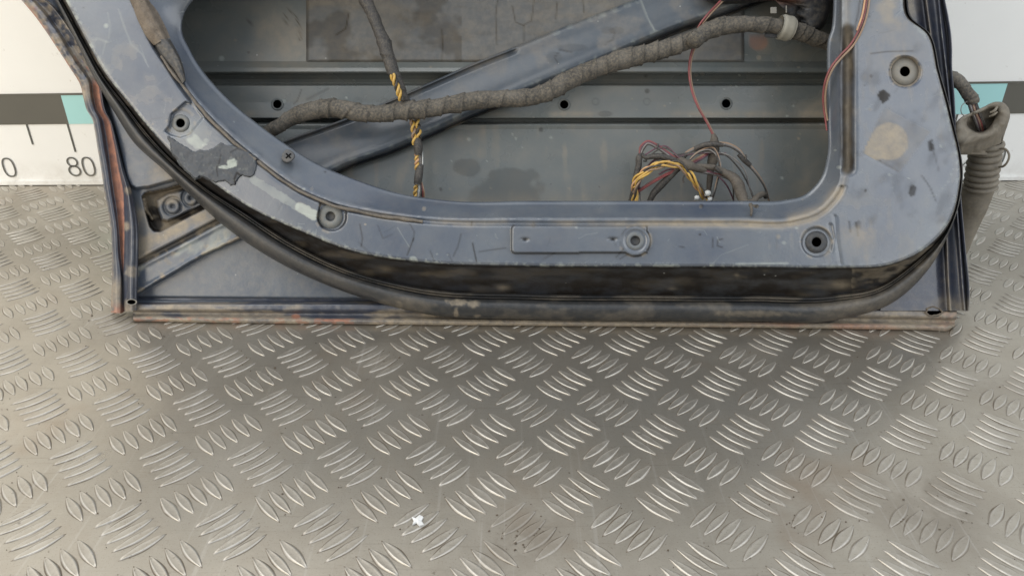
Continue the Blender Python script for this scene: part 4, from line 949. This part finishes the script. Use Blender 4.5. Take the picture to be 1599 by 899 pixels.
# loose cluster on the lower right
q = lambda a, b: (960+a/5.62, 180+b/5.62)
def cl(name, pts, mat, r, w=-.020, n=70, m=9, **k):
    out = []
    for i, p in enumerate(pts):
        a, b = q(p[0], p[1]); out.append((a, b, w if len(p) < 3 else p[2], r if len(p) < 4 else p[3]))
    return tube(name, out, mat, n, m, **k)
cl('tape_wrap', [(865,165,-.02,3),(870,200,-.02,5.5),(868,300,-.02,8.2),(860,400,-.021,7.8),(845,480,-.022,5),(835,560,-.023,4.5),(825,660,-.026,4),(820,780,-.03,3.5)], M_TAPEB, 5, bump=.2, m=12)
for k, (o_, mt) in enumerate(((0, M_GRY), (14, M_TAPED), (-13, M_TAN))):
    cl('wire', [(590+o_,380+o_*.5,-.018),(640,330+o_,-.017),(720,290+o_,-.014),(860,258+o_,-.010),(1000,262+o_*.9,-.011),(1090,312+o_*.9,-.013),(1160,415+o_*.7,-.016),(1250,520+o_*.6,-.019),(1312,620+o_*.4,-.022),(1348,735,-.026),(1360,800,-.03)], mt, 1.5, n=120)
cl('tape_wrap', [(700,295,-.013,3.6),(790,262,-.009,4),(880,255,-.008,4.2),(950,262,-.009,3)], M_TAPED, 4, bump=.2)
cl('tape_wrap', [(1085,345,-.012,3),(1130,390,-.013,4),(1185,440,-.016,3.4)], M_TAPED, 4, bump=.25)
cl('wire', [(1140,400,-.010),(1155,365,-.009),(1150,345,-.009)], M_TAPED, 1.2, n=12)
cl('tape_wrap', [(130,780,-.03,4),(160,700,-.024,5),(185,560,-.018,5.5),(210,440,-.015,5),(222,360,-.014,5),(245,340,-.014,3)], M_TAPED, 5, bump=.2)
for k, (o_, mt) in enumerate(((0, M_PUR), (12, M_GRY), (-11, M_RED), (20, M_TAPED))):
    cl('wire', [(222+o_*.5,340,-.014),(235+o_,285+o_*.5,-.013),(285,238+o_,-.012),(370,270+o_,-.011),(480,345+o_,-.010),(600,425+o_,-.009),(720,475+o_*.8,-.009),(900,520+o_*.4,-.012),(1000,550+o_*.3,-.014)], mt, 1.45, n=110)
cl('wire', [(375,285,-.009),(380,250,-.009)], M_TAPED, 1.5, n=8)
cl('tape_wrap', [(235,345,-.012,3),(270,370,-.012,3.5),(330,362,-.012,4.2),(430,366,-.012,5.2),(520,385,-.011,5),(600,420,-.010,4)], M_TAPED, 5, bump=.2)
cl('wire', [(250,400,-.014),(275,405,-.013),(270,360,-.012)], M_TAPED, 1.3, n=16)
rw = np.random.default_rng(21)
for k in range(9):
    j = lambda a: a+rw.normal(0, 16)
    cl('wire', [(j(190), 770, -.028), (j(215), j(560), -.020), (j(330), j(400), -.016), (j(560), j(360), -.013), (j(760), j(330), -.012), (j(960), j(340), -.012), (j(1100), j(470), -.016), (j(1180), j(640), -.022), (j(1250), 790, -.030)][:(9 if k % 2 else 6)] if k < 4 else
       [(j(600), j(440), -.008), (j(720), j(330), -.011), (j(860), j(290), -.009), (j(930), j(420), -.010), (j(880), j(600), -.016), (j(840), 790, -.026)] if k < 7 else [(j(250), j(360), -.012), (j(420), j(300), -.010), (j(600), j(400), -.007), (j(800), j(500), -.010), (j(1000), j(600), -.012), (j(1060), 790, -.026)],
       (M_TAPED, M_GRY, M_PUR, M_TAPED, M_TAN, M_TAPED, M_GRY, M_PUR, M_TAPED)[k], 1.2, n=90)
YB = [(170,770,-.026),(175,700,-.022),(178,600,-.016),(230,530,-.012),(330,462,-.008),(450,430,-.006),(560,445,-.006),(640,520,-.009),(720,620,-.014),(800,735,-.020)]
for dx, dy, ph, tn in ((-14, -14, 0, 4.6), (10, 12, 1.2, 4.1), (20, -18, 2.4, 3.6)):
    twist([(*q(a+dx*(1 if i > 1 else .7), b+dy*(.3 if i in (0, 1, 8, 9) else 1)), w+.001*ph, 1) for i, (a, b, w) in enumerate(YB)], 200, tn, 2.1, [1.8, 1.6], [M_YEL, (M_ORG, M_TAN, M_TAPED)[int(ph)]], ph)
twist([(*q(a, b+8), w-.002, 1) for a, b, w in YB[:4]], 90, 3.2, 3.5, [1.7, 1.7], [M_YEL, M_TAN], 2)
for o_ in (0, 14): cl('wire', [(200,665+o_,-.022),(330,580+o_,-.018),(470,505+o_,-.015),(600,450+o_,-.014)], M_RED, 1.5, n=40)
cl('wire', [(385,520,-.017),(460,480,-.015),(520,470,-.014)], M_PUR, 1.4, n=20)
for o_, mt in ((0, M_RED), (-16, M_TAN), (14, M_PUR)): cl('wire', [(640,440+o_,-.016),(700,405+o_,-.015),(800,345+o_,-.014),(860,300+o_,-.02)], mt, 1.5, n=40)
cl('tape_wrap', [(560,380,-.010,4),(610,415,-.006,6.5),(670,450,-.006,7),(740,470,-.008,5),(800,480,-.010,3)], M_TAPEB, 6, bump=.25)
cl('tape_wrap', [(720,440,-.010,2.5),(800,450,-.009,4),(880,465,-.009,4.5),(960,500,-.010,5.5),(1040,545,-.009,7.5),(1090,620,-.006,9),(1110,700,.002,8.5),(1150,770,.014,6),(1200,800,.024,4),(1250,800,.030,3)], M_TAPEB, 6, bump=.2, m=12, n=100)
cl('tape_wrap', [(1160,775,.016,5),(1210,760,.012,5),(1260,710,.002,4.5),(1300,690,-.006,4.5),(1325,720,-.014,3)], M_TAPEB, 5, bump=.3)
cl('wire', [(1190,780,.034,3),(1200,830,.038,2.2),(1195,880,.043,1.4)], M_TAPEB, 2, n=20, bump=.3)
cl('tape_wrap', [(880,450,-.004,2.4),(910,490,-.005,2.6),(935,505,-.007,1.5)], M_TAPED, 3, n=14)
cl('tape_wrap', [(290,790,-.028,4),(340,690,-.024,5),(430,590,-.020,5.6),(520,505,-.016,4.5),(570,460,-.015,4)], M_TAPED, 5, bump=.2)
cl('wire', [(610,530,-.012),(600,560,-.012),(606,595,-.012)], M_TAPED, 1.3, n=10)
for a, b, r, w in ((720, 725, 4.2, -.016), (815, 685, 5.2, -.012), (835, 735, 4.0, -.014)):
    cx, cy = q(a, b); P, R = dpath([(cx-r*.8, cy+1, w, r*.7), (cx, cy, w, r), (cx+r*.8, cy-1, w, r*.6)], 9); V, Fl = merge([tube_mesh(P, R, 12)]); mesh_obj('connector', V, Fl, M_WHT, har)
# red pair from above, behind then in front of the loom
RW = [(1150,-25,-.020,1.7),(1120,7,-.014,1.7),(1104,24,-.008,1.7),(1091,42,-.010,1.7),(1084,68,-.016,1.7),(1078,90,-.018,1.7),(1076,106,-.018,1.7),(1079,136,-.018,1.7),(1091,169,-.018,1.7),(1103,190,-.019,1.7),(1114,212,-.020,1.7)]
tube('wire', RW, M_RED, 120, 7); tube('wire', [(a+3.2*(1 if b < 90 else .7), b+1, w-.001, 1.5) for a, b, w, r in RW], M_TAN, 120, 7)
tube('tape_wrap', [(1080,58,.001,12.5),(1085,61,.002,13.8),(1091,57,.001,12.5)], M_TAPE, 14, 16, bump=.5, seed=33)
# red pair over the right edge of the opening
RR_ = [(1352,-60,.047,1.7),(1353,0,.0475,1.7),(1350,20,.0475,1.7),(1342,45,.047,1.7),(1328,70,.044,1.7),(1311,88,.042,1.7),(1298,105,.040,1.7),(1289,126,.036,1.7),(1285.5,147,.030,1.6),(1286,167,.026,1.6),(1289,187,.024,1.5),(1291,204,.024,1.2)]
tube('wire', RR_, M_RED, 140, 8); tube('wire', [(a+(4.2 if b < 100 else 3.2), b+1.5, w, 1.7) for a, b, w, r in RR_[:-1]], M_TAN, 140, 8)
tube('wire', [(1352,-60,.050,1.4),(1350.5,0,.050,1.4),(1346,25,.050,1.4),(1338,48,.049,1.4)], M_ORG, 40, 6)

# ------------------------------------------------------------------ loom and torn boot outside the hinge edge
boot = empty('rubber_boot', tuple(D(1505., 400., -.06)), 'torn dusty bellows boot with a taped loom entering it, beside the car door', 'rubber boot')
tube('loom', [(1440,106,-.012,9),(1462,114,-.010,9.5),(1478,118,-.008,9.5),(1492,124,-.006,9.5),(1503,134,-.005,9.5),(1512,147,-.005,9.3),(1520,160,-.006,9),(1521,163,-.006,7)], M_TAPE, 120, 20, boot, ridge=.12, pitch=.016, bump=.16, seed=12)
for k, mt in enumerate((M_TAPED, M_GRY, M_PUR, M_TAN, M_RED, M_TAPED, M_TAPED)):
    o_ = (k-3)*2.3
    tube('wire', [(1517+o_*.9,157+abs(o_)*.0,-.006,1.5),(1523+o_,175,-.006+.001*(k % 2),1.5),(1529+o_,190,-.010,1.5),(1536+o_*.8,215,-.026,1.5)], mt, 30, 7, boot)
tube('wire', [(1511,158,-.004,.7),(1502,165,-.002,.7),(1501,176,-.002,.7),(1508,184,-.006,.7)], M_GRY, 30, 5, boot)
# collar: rings of (outline, w)
rim = np.array([(1492,192),(1500,184),(1514,177),(1534,168),(1556,159),(1568,161),(1575,169),(1577,184),(1567,199),(1553,212),(1540,218),(1518,223),(1496,226),(1490,212)], float)
inner = np.array([(1508,190),(1512,184),(1520,180),(1534,175),(1548,169),(1556,171),(1557,178),(1553,189),(1547,198),(1539,205),(1530,208),(1520,206),(1512,201),(1508,196)], float)
lowr = np.array([(1494,205),(1500,198),(1512,190),(1530,185),(1555,180),(1570,182),(1573,188),(1572,196),(1564,210),(1556,222),(1545,228),(1525,234),(1497,239),(1492,226)], float)+np.array([1.0, 1.0])
neck = np.array([(1521,228),(1523,224),(1528,220),(1536,217),(1546,214),(1556,213),(1562,215),(1564,219),(1565,228),(1560,235),(1550,240),(1538,242),(1527,241),(1520,236)], float)
N_ = 84
def ringc(P): return curve(np.vstack([P, P[:1]]), N_+1)[:-1]
def align(P): return ringc(P)
cin = inner.mean(0)
rings = [(align(inner*.55+cin*.45+np.array([6, 10])), -.040), (align(inner*.9+cin*.1), -.018), (align(inner), -.006), (align(inner*.8+rim*.2), -.001), (align(inner*.5+rim*.5), .001), (align(inner*.15+rim*.85), .000), (align(rim), -.005),
         (align(rim*.6+lowr*.4), -.010), (align(lowr), -.013), (align(lowr*.9+neck*.1), -.018), (align(lowr*.45+neck*.55), -.021), (align(neck), -.022)]
V = []
for k, (R_, w) in enumerate(rings):
    wob = .0042*(fbm(R_[:, 0]*1.0, R_[:, 1]*1.6, 14, 171+k//3)-.5)*2
    tilt = -(R_[:, 0]-1530)/1750*.10
    V.append(D(R_[:, 0], R_[:, 1], w+wob+tilt))
mesh_obj('collar', np.stack(V, 0).reshape(-1, 3), grid_faces(len(rings), N_, close=True), M_BOOT, boot)
for pts in ([(1546,176,.002,1.4),(1553,173,.004,2.2),(1557,167,.003,1.6)], [(1545,182,.000,1.2),(1552,179,.003,2),(1557,175,.003,1.4)]):
    tube('rib', pts, M_BOOT, 12, 8, boot)
# bellows
c0, c1 = np.array([1542., 221, -.030]), np.array([1530., 292, -.052])
n = 260; f = np.linspace(0, 1, n); cc = c0[None]*(1-f)[:, None]+c1[None]*f[:, None]
P = D(cc[:, 0], cc[:, 1], cc[:, 2]); nr = 7.5
rad = (20.0 + 4.2*np.abs(np.sin(np.pi*(nr*f+.12*np.sin(7*f))))**.6 + .5*f)*pxm(P)
V, Fc, tr = tube_mesh(P, rad, 40, bump=.06, seed=5); V, Fl = merge([(V, Fc, tr)]); mesh_obj('bellows', V, Fl, M_BOOT, boot)
tube('sleeve', [(1532,284,-.050,21.5),(1527,296,-.055,22),(1519,316,-.062,22),(1510,340,-.070,20.5),(1500,368,-.080,18),(1492,390,-.088,16.5),(1470,412,-.092,15)], M_BOOT, 80, 32, boot, bump=.06, seed=8)
tube('wire', [(1561,232,-.020,1.7),(1570,233,-.014,1.7),(1575.5,241,-.012,1.7),(1573,253,-.014,1.7),(1566,260,-.020,1.8),(1560,261,-.026,1.6)], M_BOOT, 40, 8, boot)

# ------------------------------------------------------------------ small things lying on the floor
CH = [(643,806),(649,808),(655,803),(661,806),(658,812),(662,818),(655,820),(650,815),(644,818),(646,812)]
P_ = np.array([floor_pt(float(a), float(b), .0022) for a, b in CH]); c = P_.mean(0)
Vc = np.vstack([P_, P_-[0, 0, .0012], [c+[0, 0, .0006]]]); n = len(CH)
o = mesh_obj('paint_chip', Vc, [[k, (k+1) % n, 2*n] for k in range(n)]+[[k, n+k, n+(k+1) % n, (k+1) % n] for k in range(n)], M_CHIP, smooth=False)
o['label'] = 'tiny jagged white flake lying on the tread plate in front of the door'; o['category'] = 'flake'
Vs = []; Fl = []
def crumb(p, r):
    o = len(Vs); n = 6
    for zz, rr in ((0, 1), (.6, .8)):
        for k in range(n):
            a = 2*math.pi*k/n; j = rr*r*(1+rng.normal(0, .25)); Vs.append([p[0]+j*math.cos(a), p[1]+j*math.sin(a), p[2]+zz*r])
    Vs.append([p[0], p[1], p[2]+r*.9])
    for k in range(n): Fl.append([o+k, o+(k+1) % n, o+n+(k+1) % n, o+n+k]); Fl.append([o+n+k, o+n+(k+1) % n, o+2*n])
for cx, cy, sd, nn_ in ((820, 838, 20, 45), (1440, 800, 45, 26), (1225, 815, 30, 10), (190, 510, 28, 20), (1190, 545, 14, 14), (600, 560, 16, 14), (60, 400, 60, 16), (1380, 560, 60, 14), (380, 570, 30, 10)):
    for k in range(nn_):
        p = floor_pt(cx+rng.normal(0, sd), cy+rng.normal(0, sd*.5)); crumb([p[0], p[1], .0002], abs(rng.normal(.0002, .00022))+.00012)
for k in range(260):
    p = floor_pt(rng.uniform(0, 1599), rng.uniform(300, 899)); crumb([p[0], p[1], .0002], abs(rng.normal(.00025, .00015))+.0001)
o = mesh_obj('dirt_crumbs', np.array(Vs), Fl, M_DIRT, smooth=False); o['kind'] = 'stuff'
o['label'] = 'fine dark dirt crumbs scattered over the tread plate'; o['category'] = 'dirt'
